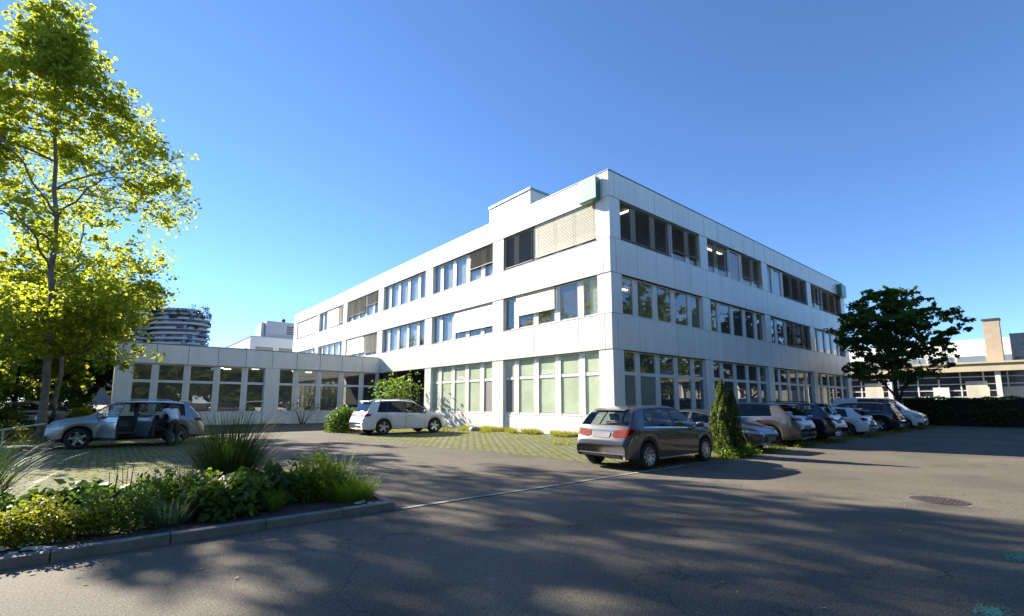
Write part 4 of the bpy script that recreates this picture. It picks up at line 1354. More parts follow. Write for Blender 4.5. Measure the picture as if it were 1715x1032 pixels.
V = np.stack([np.stack([A[:, 0] - c, A[:, 1] - s, z0], 1), np.stack([A[:, 0] + c, A[:, 1] + s, z0], 1), np.stack([A[:, 0] + tl[:, 0], A[:, 1] + tl[:, 1], A[:, 2]], 1)], 1).reshape(-1, 3)
tag(np_mesh("grass", V, np.arange(3 * n).reshape(n, 3), L_turf), kind="stuff")

# ================================================================== SMALL THINGS ON SITE
M_galv = pmat("galvanised_metal", (0.42, 0.44, 0.46), 0.4, metal=0.5, var=0.1)
rl = empty("metal_railing", (-20.2, 9.6, 0), 0, "sloping grey metal rail on posts ending at the spotted trunk", "railing")
mb = MB(); mb.tube([(-.55, -3.8, .66), (.62, 4.3, .70)], .036, 10); mb.build("rail", M_galv, rl)
for t in (0.06, .5):
    mb = MB(); x, y = -.55 + .97 * t, -3.8 + 7.9 * t; mb.tube([(x, y, -.05), (x, y, .66)], .026, 8); mb.build("post", M_galv, rl)
st = MB()
st.prism([(-.38, 0), (.30, 0), (.34, .10), (.05, .22), (-.28, .24), (-.40, .12)], -.2, .2, lambda a, b, d: (a - 1.3 + d * .2, 8.9 + d, b))
tag(st.build("boundary_stone", pmat("grey_stone", (0.24, 0.27, 0.29), 0.8, var=.2, bump=.5), base=(-1.3, 8.9, 0), bevel=.03), "grey boulder in the grass at the foot of the sunlit facade", "stone")

# litter: petals, leaf scraps and paper crumbs on the asphalt
rk = random.Random(31)
lt = MB()
for i in range(150):
    x, y = rk.uniform(-17, 2), rk.uniform(-13.6, -7.2)
    if rk.random() < .3: x, y = rk.uniform(-18.5, -12), rk.uniform(-8.6, -7.1)
    r_, a_ = rk.uniform(.012, .035), rk.uniform(0, 6.28)
    pts = []
    for k in range(5):
        t = a_ + 6.283 * k / 5
        q = r_ * rk.uniform(.5, 1.1)
        pts.append((x + q * math.cos(t), y + q * .7 * math.sin(t), .006 + rk.uniform(0, .012)))
    lt.quad(pts)
tag(lt.build("litter", pmat("dry_leaf_scrap", (0.26, 0.22, 0.13), .9, island=.6)), kind="stuff")

# ================================================================== CARS
M_tyre = pmat("tyre_rubber", (0.018, 0.018, 0.019), 0.85, var=.2, scale=12)
M_black = pmat("black_trim", (0.014, 0.014, 0.015), 0.45)
M_liner = pmat("wheel_arch_liner", (0.006, 0.006, 0.006), 0.95)
M_alloy = pmat("alloy_silver", (0.52, 0.53, 0.55), 0.28, metal=0.85, var=.06)
M_alloyd = pmat("alloy_grey", (0.20, 0.20, 0.21), 0.3, metal=0.8)
M_chrome = pmat("chrome_strip", (0.72, 0.73, 0.75), 0.12, metal=1.0)
M_seat = pmat("car_seat", (0.035, 0.034, 0.034), 0.8, var=.2)
M_cabin = pmat("car_cabin", (0.022, 0.022, 0.024), 0.8)
M_plate = pmat("number_plate", (0.15, 0.155, 0.16), 0.7)
M_tail = pmat("tail_lamp_red", (0.15, 0.003, 0.004), 0.4, coat=0.0, spec=0.08, var=.35, scale=9)
M_head = pmat("head_lamp_lens", (0.34, 0.37, 0.40), 0.08, coat=1.0, var=.5, scale=9)
M_carglass = glass_mat("car_glass", (0.55, 0.60, 0.58), 1.42)
M_darkglass = glass_mat("car_privacy_glass", (0.12, 0.13, 0.135), 1.45)
def paint(name, c, metal=0.35, rough=0.28):
    return pmat(name, c, rough, metal=metal, coat=0.9, var=0.03, scale=1.5)

def make_wheel(parent, x, y, r, side, alloy, spokes=10, twin=False):
    """side +1: outer face towards +Y"""
    w = 0.225
    T = lambda a, b, h: (x + a, y + h * side, r + b)
    t = MB()
    t.lathe([(r * .66, -w / 2 + .01), (r * .80, -w / 2 - .004), (r * .93, -w / 2 + .006), (r * .985, -w / 2 + .03), (r, -w / 4), (r, w / 4), (r * .985, w / 2 - .03), (r * .93, w / 2 - .006), (r * .80, w / 2 + .006), (r * .68, w / 2 - .004), (r * .66, w / 2 - .02)], 36, T)
    wh = t.build("wheel", M_tyre, parent, smooth=True)
    m = MB()
    R_ = r * .685
    m.lathe([(R_, w / 2 - .006), (R_ * .965, w / 2 + .002), (R_ * .93, w / 2 - .012), (R_ * .90, w / 2 - .05), (R_ * .90, -w / 2)], 36, T, 0)
    m.lathe([(R_ * .90, w / 2 - .10), (.001, w / 2 - .10)], 24, T, 1)
    m.lathe([(R_ * .62, w / 2 - .095), (R_ * .62, w / 2 - .085), (.001, w / 2 - .085)], 24, T, 2)
    for k in range(spokes):
        a0 = 2 * math.pi * k / spokes + .15
        offs = (-.10, .10) if twin else (0,)
        for o_ in offs:
            hw = (.036 if not twin else .024) * (10 / spokes if not twin else 1) ** .6
            p = []
            for rr, ww, hh in ((R_ * .16, hw * 1.05, -.030), (R_ * .55, hw * .85, -.018), (R_ * .93, hw * .9, -.010)):
                aa = a0 + o_ * (rr / R_) * 1.1
                c, s = math.cos(aa), math.sin(aa)
                p.append([(rr * c - ww * s, rr * s + ww * c, w / 2 + hh), (rr * c + ww * s, rr * s - ww * c, w / 2 + hh)])
            for i in range(2):
                (a, b), (c_, d) = p[i], p[i + 1]
                q = [a, b, d, c_]
                m.quad([T(*z) for z in q], 0)
                for e, f in ((a, c_), (d, b)):
                    m.quad([T(*e), T(*f), T(f[0], f[1], f[2] - .04), T(e[0], e[1], e[2] - .04)], 0)
    m.lathe([(R_ * .20, w / 2 - .04), (R_ * .20, w / 2 - .022), (R_ * .15, w / 2 - .014), (.001, w / 2 - .012)], 16, T, 0)
    m.build("rim", [alloy, M_liner, M_alloyd], wh, recalc=True)
    return wh

def interp(pts, x):
    return float(np.interp(x, [p[0] for p in pts], [p[1] for p in pts]))

def smooth_profile(pts, n=160):
    """piecewise profile with slightly rounded corners"""
    xs = np.linspace(pts[0][0], pts[-1][0], n * 3)
    z = np.interp(xs, [p[0] for p in pts], [p[1] for p in pts])
    k = 7
    zp = np.pad(z, k, mode='edge')
    ker = np.hanning(2 * k + 1); ker /= ker.sum()
    zs = np.convolve(zp, ker, 'valid')
    wgt = np.clip(np.minimum(xs - xs[0], xs[-1] - xs) / .12, 0, 1)
    return xs, z * (1 - wgt) + zs * wgt

def make_car(name, label, cat, loc, heading, P, group=None, open_doors=None):
    L, W, H = P['L'], P['W'], P['H']
    hw = W / 2
    r = P.get('r', .33)
    ax_f, ax_r = L - P['fo'], L - P['fo'] - P['wb']
    root = empty(name, loc, heading, label, cat, group)
    off = -L / 2                                     # x=0 at the tail in profile space
    txs, tzs = smooth_profile(P['top'])
    ztop = lambda x: float(np.interp(x, txs, tzs))
    belt = P['belt']
    sill = P.get('sill', .24)
    ra = r + P.get('gap', .045)
    DF, DR = P.get('DF', .8), P.get('DR', .55)
    AF, AR = P.get('AF', .30), P.get('AR', .16)
    def plan(x):
        w = hw
        if x < DR: w *= 1 - AR * (1 - x / DR) ** 2.3
        if L - x < DF: w *= 1 - AF * (1 - (L - x) / DF) ** 2.3
        return w
    def zbot(x):
        z = sill
        if x < .5: z = max(z, interp(P.get('rb', [(0, .30), (.5, .24)]), x))
        if x > L - .5: z = max(z, interp([(L - .5, .22), (L, .24)], x))
        for ax in (ax_f, ax_r):
            d = abs(x - ax)
            if d < ra: z = max(z, r + math.sqrt(ra * ra - d * d))
        return z
    shear = P.get('shear', [(0, 0), (L, 0)])
    # stations along the car
    xs = set()
    px = [p[0] for p in P['top']]
    for a, b in zip(P['top'][:-1], P['top'][1:]):
        d = math.hypot(b[0] - a[0], b[1] - a[1])
        n = max(1, int(d / .075))
        for i in range(n): xs.add(round(a[0] + (b[0] - a[0]) * i / n, 4))
    xs.add(L)
    for ax in (ax_f, ax_r):
        for q in (1.002, .998, .97, .92, .84, .72, .58, .42, .25, .08):
            xs.add(round(ax - ra * q, 4)); xs.add(round(ax + ra * q, 4))
    seams = P['seams']
    for s in seams:
        xs.add(round(s - .009, 4)); xs.add(round(s + .009, 4))
    for s in list(P['dlo']) + [q for p in P['pillars'] for q in p] + list(P['ws']) + list(P['rg']):
        xs.add(round(s, 4))
    keep = set(round(s + e, 4) for s in seams for e in (-.009, .009)) | set(round(s, 4) for s in list(P['dlo']) + [q for p in P['pillars'] for q in p] + list(P['ws']) + list(P['rg']))
    xs = sorted(x for x in xs if 0 <= x <= L)
    xx = [xs[0]]
    for x in xs[1:]:
        if x - xx[-1] < .014 and x not in keep: continue
        xx.append(x)
    xs = xx
    roofw = P.get('roofw', hw * .68)
    low_t = (0, .05, .16, .34, .52, .68, .82, .93, 1.0)     # sill .. belt
    low_w = (.955, .975, .985, .994, 1.0, 1.0, .992, .975, .955)
    GU = (.06, .36, .66, .90, 1.0)
    rows_n = 1 + len(low_t) + len(GU) + 3
    crease = P.get('crease', .012)
    def section(x):
        w = plan(x)
        zb = zbot(x)
        zt = ztop(x)
        zbe = min(interp(belt, x), zt - .035)
        zbe = max(zbe, zb + .05)
        pts = [(x, w * .80, zb + .005)]
        edge = min(x, L - x)
        for t, f in zip(low_t, low_w):
            z = zb + (zbe - zb) * t
            ff = f
            # flared arches and a scooped door
            dA = min(abs(x - ax_f), abs(x - ax_r))
            if .2 < t < .9: ff += crease * (math.exp(-(dA / .45) ** 2) - .35)
            tuck = 0
            if x < .30: tuck = (1 - x / .30) ** 1.5 * P.get('tr', .09) * ((z - .55) / .35) ** 2
            if L - x < .35: tuck = -(1 - (L - x) / .35) ** 1.5 * P.get('tf', .10) * ((z - .50) / .30) ** 2
            tuck = max(-.16, min(.16, tuck))
            pts.append((x + tuck, w * min(ff, 1.012), z))
        xu = x + interp(shear, x)
        ztu = ztop(xu)
        g = max(0.0, min(1.0, (ztu - zbe) / max(.1, H - interp(belt, L * .5))))
        wr = w * .93 * (1 - g) + min(roofw, w * .93) * g
        ze = max(ztu - .055 * g - .012, zbe + .012)
        for u in GU:
            pts.append((x + (xu - x) * u, w * .948 * (1 - u ** 1.15) + wr * u ** 1.15, zbe + (ze - zbe) * u))
        pts.append((xu, wr - .075 * (.4 + .6 * g) * wr / max(wr, .3), ze + (ztu - ze) * .62))
        pts.append((xu, wr * .52, ze + (ztu - ze) * .93))
        pts.append((xu, 0.0, ztu))
        return pts
    S = [section(x) for x in xs]
    NR = len(S[0])
    LOW = len(low_t)
    parts = {}
    def part(key):
        if key not in parts: parts[key] = ({}, [], [], [])
        return parts[key]
    def addf(key, ids, mi):
        mp, vs, fs, ms = part(key)
        f = []
        for i in ids:
            if i not in mp:
                mp[i] = len(vs)
                s, row, sg = i
                p = S[s][row]
                vs.append((p[0] + off, p[1] * sg, p[2]))
            f.append(mp[i])
        fs.append(tuple(f)); ms.append(mi)
    dlo0, dlo1 = P['dlo']
    doors = [(seams[i], seams[i + 1]) for i in range(len(seams) - 1)]      # rear door first, then front
    for si in range(len(xs) - 1):
        xm = (xs[si] + xs[si + 1]) / 2
        xmu = xm + interp(shear, xm)
        di = None
        for k, (a, b) in enumerate(doors):
            if a < xm < b: di = k
        seam = any(abs(xm - s) < .008 for s in seams)
        gh = S[si][LOW + len(GU)][2] - S[si][LOW][2]
        gh = min(gh, S[si + 1][LOW + len(GU)][2] - S[si + 1][LOW][2])
        for row in range(NR - 1):
            for sg in (1, -1):
                ids = [(si, row + 1, sg), (si + 1, row + 1, sg), (si + 1, row, sg), (si, row, sg)]
                if row == NR - 2:      # centre line vertices shared by both sides
                    ids[0] = (si, row + 1, 1); ids[1] = (si + 1, row + 1, 1)
                if sg < 0: ids = ids[::-1]
                sk = 'L' if sg > 0 else 'R'
                key, mi = 'body', 0
                if row == 0: mi = 1
                elif row <= LOW:
                    if P.get('clad') and row <= 2: mi = 1
                    if P.get('bump_black') and row <= 3 and (xm < .25 or xm > L - .3): mi = 1
                    if seam and row > 1: mi = 1
                    elif di is not None and row > 1: key = 'door%d%s' % (di, sk)
                    if row == LOW and dlo0 < xm < dlo1 and gh > .09:
                        mi = 2 if P.get('chrome') else 1
                        if di is not None: key = 'door%d%s' % (di, sk)
                elif row < LOW + len(GU):
                    if gh > .05 and dlo0 < xm < dlo1:
                        pil = any(a < xm < b for a, b in P['pillars'])
                        top = row == LOW + len(GU) - 1
                        if pil or top: mi = 1; key = ('door%d%s' % (di, sk)) if di is not None else 'body'
                        else: key = ('glass%d%s' % (di, sk)) if di is not None else ('quarter_f' if xm > seams[-1] - .01 else 'quarter_r') + sk
                    elif gh > .05 and di is not None: key = 'door%d%s' % (di, sk); mi = 1
                elif row >= LOW + len(GU) + 1:
                    if P['ws'][0] < xmu < P['ws'][1]: key = 'windshield'
                    elif P['rg'][0] < xmu < P['rg'][1]: key = 'rear_glass'
                    elif P.get('roof_black') and P['rg'][1] < xmu < P['ws'][0]: mi = 1
                addf(key, ids, mi)
    for e, flip in ((0, False), (len(xs) - 1, True)):
        for row in range(NR - 2):
            ids = [(e, row, 1), (e, row + 1, 1), (e, row + 1, -1), (e, row, -1)]
            if flip: ids = ids[::-1]
            addf('body', ids, 1 if (P.get('bump_black') and row <= 2) else 0)
        ids = [(e, NR - 2, 1), (e, NR - 1, 1), (e, NR - 2, -1)]
        addf('body', ids[::-1] if flip else ids, 0)
    mp_ = P['paint']
    gm, gd = P.get('glass', M_carglass), P.get('rear_glass_mat', P.get('glass', M_carglass))
    allv, allf = [], []
    def mk(key, nm, mats, parent, shift=None):
        mp, vs, fs, ms = parts[key]
        k = len(allv)
        allv.extend(vs); allf.extend([tuple(i + k for i in f) for f in fs])
        me = bpy.data.meshes.new(nm)
        v = vs if shift is None else [(a - shift[0], b - shift[1], c - shift[2]) for a, b, c in vs]
        me.from_pydata(v, [], fs)
        for q in mats: me.materials.append(q)
        me.polygons.foreach_set("material_index", ms)
        me.polygons.foreach_set("use_smooth", [True] * len(fs))
        me.update()
        o = bpy.data.objects.new(nm, me)
        col.objects.link(o)
        o.parent = parent
        return o
    body = mk('body', 'body', [mp_, M_black, M_chrome], root)
    for key in list(parts):
        if key == 'windshield': mk(key, 'windshield', [gm], root)
        elif key == 'rear_glass': mk(key, 'rear_window', [gd], root)
        elif key.startswith('quarter'): mk(key, 'quarter_window', [gd], root)
    for k in range(len(doors)):
        for sk in 'LR':
            key = 'door%d%s' % (k, sk)
            if key not in parts: continue
            sg = 1 if sk == 'L' else -1
            hx = doors[k][1]                                  # hinge at the front edge
            hinge = (hx + off, sg * hw * .97, 0)
            d = mk(key, 'door', [mp_, M_black, M_chrome], root, hinge)
            d.location = hinge
            g = None
            if 'glass%d%s' % (k, sk) in parts:
                g = mk('glass%d%s' % (k, sk), 'window', [gd if k == 0 and len(doors) > 1 else gm], d, hinge)
            # handle near the rear edge of the door
            hb = MB()
            xh = doors[k][0] + .14
            zb = interp(belt, xh) - .13
            yy = plan(xh) * 1.0
            hb.tube([(xh + off - hinge[0] - .02, sg * (yy - .01) - hinge[1], zb), (xh + off - hinge[0] + .01, sg * (yy + .028) - hinge[1], zb + .004), (xh + off - hinge[0] + .15, sg * (yy + .028) - hinge[1], zb + .008), (xh + off - hinge[0] + .18, sg * (yy - .01) - hinge[1], zb + .01)], .013, 8)
            hb.build('handle', mp_, d, smooth=True)
            if open_doors and (k, sk) in open_doors:
                d.rotation_euler = (0, 0, -sg * open_doors[(k, sk)])
                it = MB()                                      # inner trim of the open door
                x0, x1 = doors[k][0] + .05, doors[k][1] - .05
                it.box((x0 + off - hinge[0], -sg * .10 if sg > 0 else .02, sill + .10), (x1 + off - hinge[0], -.02 if sg > 0 else .10, interp(belt, x0) - .02))
                it.build('door_trim', M_cabin, d, bevel=.02)
    bvh = BVHTree.FromPolygons(allv, allf)
    def patch(nm, poly, O, A, B, D, mat, rise=.006, parent=body, cut=.05):
        """a panel laid on the skin: poly in (A,B) about O, cast along D"""
        O, A, B, D = Vector(O), Vector(A), Vector(B), Vector(D).normalized()
        bm = bmesh.new()
        vs = [bm.verts.new(O + A * a + B * b) for a, b in poly]
        bm.faces.new(vs)
        bmesh.ops.triangulate(bm, faces=bm.faces[:])
        for _ in range(6):
            ed = [e for e in bm.edges if e.calc_length() > cut]
            if not ed: break
            bmesh.ops.subdivide_edges(bm, edges=ed, cuts=1)
            bmesh.ops.triangulate(bm, faces=bm.faces[:])
        for v in bm.verts:
            hit = bvh.ray_cast(v.co, D)
            p = hit[0]
            if p is None: p = bvh.find_nearest(v.co)[0]
            v.co = p - D * rise
        bd = [e for e in bm.edges if e.is_boundary]
        ex = bmesh.ops.extrude_edge_only(bm, edges=bd)
        for v in [g for g in ex['geom'] if isinstance(g, bmesh.types.BMVert)]: v.co += D * (rise + .02)
        bmesh.ops.recalc_face_normals(bm, faces=bm.faces)
        for f in bm.faces: f.smooth = False
        me = bpy.data.meshes.new(nm)
        bm.to_mesh(me); bm.free()
        me.materials.append(mat)
        o = bpy.data.objects.new(nm, me)
        col.objects.link(o)
        o.parent = parent
        return o
    xf, xr = L / 2, -L / 2
    for sg in (1, -1):
        if 'tail' in P:       # polygon in (outward, up) seen from the rear corner
            d = Vector((1, -sg * P.get('tail_dir', .55), 0)).normalized()
            A = Vector((d.y, -d.x, 0)) * (1 if (Vector((d.y, -d.x, 0)).y * sg > 0) else -1)
            O = Vector((xr + .15, sg * hw * .80, 0)) - d * .9
            patch('tail_light', P['tail'], O, A, (0, 0, 1), d, M_tail, rise=.010, cut=.035)
        if 'head' in P:
            d = Vector((-1, -sg * P.get('head_dir', .75), 0)).normalized()
            A = Vector((d.y, -d.x, 0)) * (1 if (Vector((d.y, -d.x, 0)).y * sg > 0) else -1)
            O = Vector((xf - .22, sg * hw * .78, 0)) - d * .9
            patch('headlight', P['head'], O, A, (0, 0, 1), d, M_head, rise=.008, cut=.035)
        # mirrors
        mx = MB()
        xm_, zm_ = P['mirror']
        mx.lathe([(.001, -.10), (.055, -.085), (.082, -.02), (.085, .05), (.075, .09), (.001, .092)], 12, lambda a, b, c: (xm_ + off + .05 + a * .95, sg * (hw + .085) + c * sg, zm_ + .06 + b * .88), 0)
        mx.tube([(xm_ + off + .03, sg * (hw - .10), zm_ - .03), (xm_ + off + .05, sg * (hw + .03), zm_ + .01)], .028, 8, 1)
        mx.build('mirror', [P.get('mirror_mat', mp_), M_black], root, smooth=True)
    rear = (1, 0, 0)
    if 'plate_r' in P:
        z = P['plate_r']
        patch('number_plate', [(-.26, -.06), (.26, -.06), (.26, .06), (-.26, .06)], (xr - .6, 0, z), (0, 1, 0), (0, 0, 1), rear, M_plate, rise=.012, cut=.3)
    if 'plate_f' in P:
        z = P['plate_f']
        patch('number_plate', [(-.26, -.055), (.26, -.055), (.26, .055), (-.26, .055)], (xf + .6, 0, z), (0, 1, 0), (0, 0, 1), (-1, 0, 0), M_plate, rise=.012, cut=.3)
    if 'grille' in P:
        patch('grille', P['grille'], (xf + .6, 0, 0), (0, 1, 0), (0, 0, 1), (-1, 0, 0), M_black, rise=.006, cut=.08)
    if 'intake' in P:
        patch('air_intake', P['intake'], (xf + .6, 0, 0), (0, 1, 0), (0, 0, 1), (-1, 0, 0), M_black, rise=.007, cut=.08)
    for nm, poly, mt in P.get('rear_trim', []):
        patch(nm, poly, (xr - .6, 0, 0), (0, 1, 0), (0, 0, 1), rear, mt, rise=.009, cut=.08)
    # arches, underbody, cabin
    ub = MB()
    ub.box((xr + .42, -hw * .78, sill + .02), (xf - .4, hw * .78, sill + .07))
    for ax in (ax_f, ax_r):
        for sg in (1, -1):
            yo, yi = sg * hw * .93, sg * (hw - .36)
            n = 18
            for i in range(n):
                a0, a1 = math.pi * (i / n) * 1.24 - .38, math.pi * ((i + 1) / n) * 1.24 - .38
                q = ra + .012
                c0, s0, c1, s1 = math.cos(a0) * q, math.sin(a0) * q, math.cos(a1) * q, math.sin(a1) * q
                ub.quad([(ax + off + c0, yo, r + s0), (ax + off + c1, yo, r + s1), (ax + off + c1, yi, r + s1), (ax + off + c0, yi, r + s0)])
                ub.quad([(ax + off, yi, r), (ax + off + c0, yi, r + s0), (ax + off + c1, yi, r + s1)])
    ub.build('underbody', M_liner, root, recalc=False)
    cb = MB()
    fx0, fx1 = P['dlo'][0] - .3, ax_f - .30
    zf = sill + .12
    cb.box((max(.25, fx0) + off, -hw * .86, zf - .04), (fx1 + off, hw * .86, zf))
    zbm = interp(belt, L * .5)
    cb.box((fx1 - .32 + off, -hw * .84, zf), (fx1 + off, hw * .84, zbm - .02))          # dashboard
    def seat(x, y, w, hgt):
        cb.prism([(-.25, .26), (.26, .30), (.28, .42), (-.20, .40)], -w / 2, w / 2, lambda a, b, d: (x + off + a, y + d, zf - .12 + b), 1)
        cb.prism([(-.22, .36), (-.08, .36), (-.24, hgt), (-.36, hgt)], -w / 2, w / 2, lambda a, b, d: (x + off + a, y + d, zf - .12 + b), 1)
        for yy in ([0] if w < .8 else [-.42, .42]):
            cb.prism([(-.28, hgt + .03), (-.20, hgt + .03), (-.24, hgt + .21), (-.33, hgt + .20)], -.12, .12, lambda a, b, d: (x + off + a, y + yy + d, zf - .12 + b), 1)
    bp = P.get('bpillar', (seams[1] if len(seams) > 2 else seams[0]))
    for y in (-.36, .36): seat(bp + .30, y, .50, .92)
    if P.get('rear_seat', True): seat(bp - .58, 0, 1.25, .90)
    cb.lathe([(.17, 0), (.185, .012), (.17, .024)], 20, lambda a, b, c: (fx1 - .42 + off + c * .9 + b * .35, .36 + a, zbm - .02 + b), 0)
    cb.build('interior', [M_cabin, M_seat], root)
    for ax in (ax_f, ax_r):
        for sg in (1, -1):
            make_wheel(root, ax + off, sg * (hw - .115), r, sg, P.get('alloy', M_alloy), P.get('spokes', 10), P.get('twin', False))
    if P.get('rails'):
        for sg in (1, -1):
            mb = MB()
            x0, x1 = P['rails']
            pts = [(x0 + (x1 - x0) * i / 10 + off, sg * (roofw - .10), ztop(x0 + (x1 - x0) * i / 10) - .015 + (.055 if 0 < i < 10 else 0)) for i in range(11)]
            mb.tube(pts, .016, 6)
            mb.build('roof_rail', P.get('rail_mat', M_black), root, smooth=True)
    if P.get('spoiler'):
        x0, x1, z0 = P['spoiler']
        mb = MB()
        mb.prism([(x0, z0 - .02), (x0 + .01, z0 + .012), (x1, z0 + .035), (x1 + .02, z0 - .01)], -roofw * .80, roofw * .80, lambda a, b, d: (a + off, d, b))
        mb.build('spoiler', mp_, root, bevel=.008)
    if P.get('wiper', True):
        patch('rear_wiper', [(-.03, -.012), (.36, .03), (.36, .045), (-.03, .012)], (xr - .6, 0, P.get('wiper_z', 1.12)), (0, -1, 0), (0, 0, 1), rear, M_black, rise=.014, cut=.1)
    if P.get('pipes'):
        mb = MB()
        for sg in (1, -1): mb.lathe([(.045, -.08), (.045, .03), (.036, .03), (.036, -.06)], 12, lambda a, b, c: (xr + .06 - c, sg * hw * .62 + a * 1.5, .33 + b))
        mb.build('exhaust_pipe', M_chrome, root)
    if P.get('skirt'):
        for sg in (1, -1):
            mb = MB()
            mb.box((ax_r + ra + .05 + off, min(sg * hw * .965, sg * hw * 1.0), sill + .02), (ax_f - ra - .05 + off, max(sg * hw * .965, sg * hw * 1.0), sill + .055))
            mb.build('sill_strip', M_chrome, root)
    if P.get('extra'): P['extra'](root, patch, L, W, off)
    return root

def arch_top(L, H, kind):
    """top centre line from tail to nose"""
    if kind == 'mpv':
        return [(0, .60), (.03, .74), (.10, .80), (.16, 1.00), (.20, 1.05), (.44, 1.36), (.50, H - .12), (.8, H - .065), (1.3, H - .02), (1.85, H), (2.25, H - .02), (2.54, H - .085), (3.32, 1.03), (3.70, .965), (4.02, .86), (4.20, .75), (L - .04, .64), (L, .52)]
    if kind == 'suv':
        return [(0, .62), (.03, .78), (.10, .86), (.16, 1.02), (.22, 1.12), (.50, H - .20), (.56, H - .10), (.95, H - .04), (1.5, H - .005), (2.1, H), (2.6, H - .03), (2.92, H - .10), (L - 1.12, 1.14), (L - .85, 1.09), (L - .45, 1.03), (L - .18, .95), (L - .04, .80), (L, .62)]
    if kind == 'coupe_suv':
        return [(0, .66), (.03, .82), (.10, .92), (.18, 1.06), (.24, 1.12), (.62, H - .22), (.72, H - .12), (1.1, H - .05), (1.6, H - .01), (2.1, H), (2.55, H - .03), (2.85, H - .10), (L - 1.15, 1.12), (L - .85, 1.07), (L - .45, .99), (L - .18, .89), (L - .04, .76), (L, .60)]
    if kind == 'hatch':
        return [(0, .58), (.03, .70), (.10, .76), (.16, .94), (.22, 1.00), (.56, H - .17), (.62, H - .09), (.95, H - .035), (1.4, H - .004), (1.9, H), (2.3, H - .03), (2.55, H - .08), (L - 1.12, 1.00), (L - .8, .95), (L - .4, .86), (L - .16, .76), (L - .03, .64), (L, .52)]
    if kind == 'coupe':
        return [(0, .60), (.03, .80), (.10, .93), (.20, 1.00), (.55, 1.06), (1.15, H - .12), (1.55, H - .03), (2.0, H), (2.4, H - .03), (2.75, H - .11), (L - 1.20, .98), (L - .85, .93), (L - .45, .85), (L - .18, .75), (L - .03, .62), (L, .50)]

G_CARS = "cars parked on site"
# 1 grey compact MPV near the corner
P1 = dict(L=4.36, W=1.79, H=1.555, fo=.86, wb=2.70, r=.325, top=arch_top(4.36, 1.555, 'mpv'),
          belt=[(0, .98), (.4, 1.01), (1.2, .99), (2.6, .945), (3.4, .92), (4.36, .80)], sill=.21,
          seams=[1.02, 2.02, 3.10], dlo=(.66, 3.14), pillars=[(1.0, 1.07), (1.97, 2.07)], ws=(2.54, 3.31), rg=(.205, .45), bpillar=2.0,
          shear=[(0, 0), (.45, .02), (.72, .30), (1.05, .26), (1.5, .06), (2, 0), (4.36, 0)], roofw=.62, paint=paint("paint_warm_grey", (0.085, 0.080, 0.078), .55, .30), chrome=True,
          tail=[(-.36, .81), (-.30, .94), (.02, .985), (.20, .975), (.14, .86), (-.02, .80), (-.30, .775)], tail_dir=.7, mirror=(3.02, .98), spokes=10, plate_r=.83, wiper_z=1.10,
          head=[(-.2, .62), (.22, .66), (.32, .82), (.05, .80), (-.18, .72)], spoiler=(.42, .60, 1.43), skirt=True,
          rear_trim=[("tailgate_handle", [(-.36, .925), (.36, .925), (.34, .955), (-.34, .955)], M_chrome), ("bumper_strip", [(-.70, .375), (.70, .375), (.66, .40), (-.66, .40)], M_chrome), ("bumper_lower", [(-.60, .32), (.60, .32), (.62, .37), (-.62, .37)], M_black)])
make_car("parked_car", "dark grey compact hatchback with silver ten spoke wheels parked before the building corner", "car", (-6.10, -5.92, 0), 0, P1, G_CARS)

# 2 white SUV nosing the sunlit facade
P2 = dict(L=4.89, W=1.94, H=1.745, fo=.87, wb=2.93, r=.385, top=arch_top(4.89, 1.745, 'suv'),
          belt=[(0, 1.06), (.4, 1.12), (1.5, 1.11), (3.0, 1.07), (3.8, 1.04), (4.89, .92)], sill=.27,
          seams=[1.20, 2.30, 3.42], dlo=(.72, 3.50), pillars=[(1.18, 1.24), (2.25, 2.36)], ws=(2.92, 3.72), rg=(.235, .52), bpillar=2.3,
          shear=[(0, 0), (.5, .02), (.75, .26), (1.2, .18), (1.7, .02), (4.89, 0)], roofw=.70, paint=paint("paint_white", (0.60, 0.61, 0.60), 0.0, .30), chrome=False,
          tail=[(-.40, .90), (-.40, 1.02), (.05, 1.06), (.30, 1.04), (.24, .93), (-.05, .90), (-.1, .84), (-.34, .84)], tail_dir=.6, mirror=(3.30, 1.10), spokes=5, plate_r=.90, wiper_z=1.17, rear_glass_mat=M_darkglass,
          head=[(-.2, .76), (.25, .80), (.36, .93), (-.15, .90)], spoiler=(.42, .74, 1.665), rails=(1.0, 3.0), rail_mat=M_chrome,
          rear_trim=[("bumper_lower", [(-.60, .37), (.60, .37), (.64, .46), (-.64, .46)], M_black), ("exhaust", [(.55, .42), (.80, .42), (.80, .54), (.55, .54)], M_black), ("tailgate_strip", [(-.40, .965), (.40, .965), (.40, .985), (-.40, .985)], M_chrome)])
make_car("parked_car", "white sport utility vehicle with five spoke wheels nosing up to the sunlit facade", "car", (-5.60, 9.80, 0), 0, P2, G_CARS)

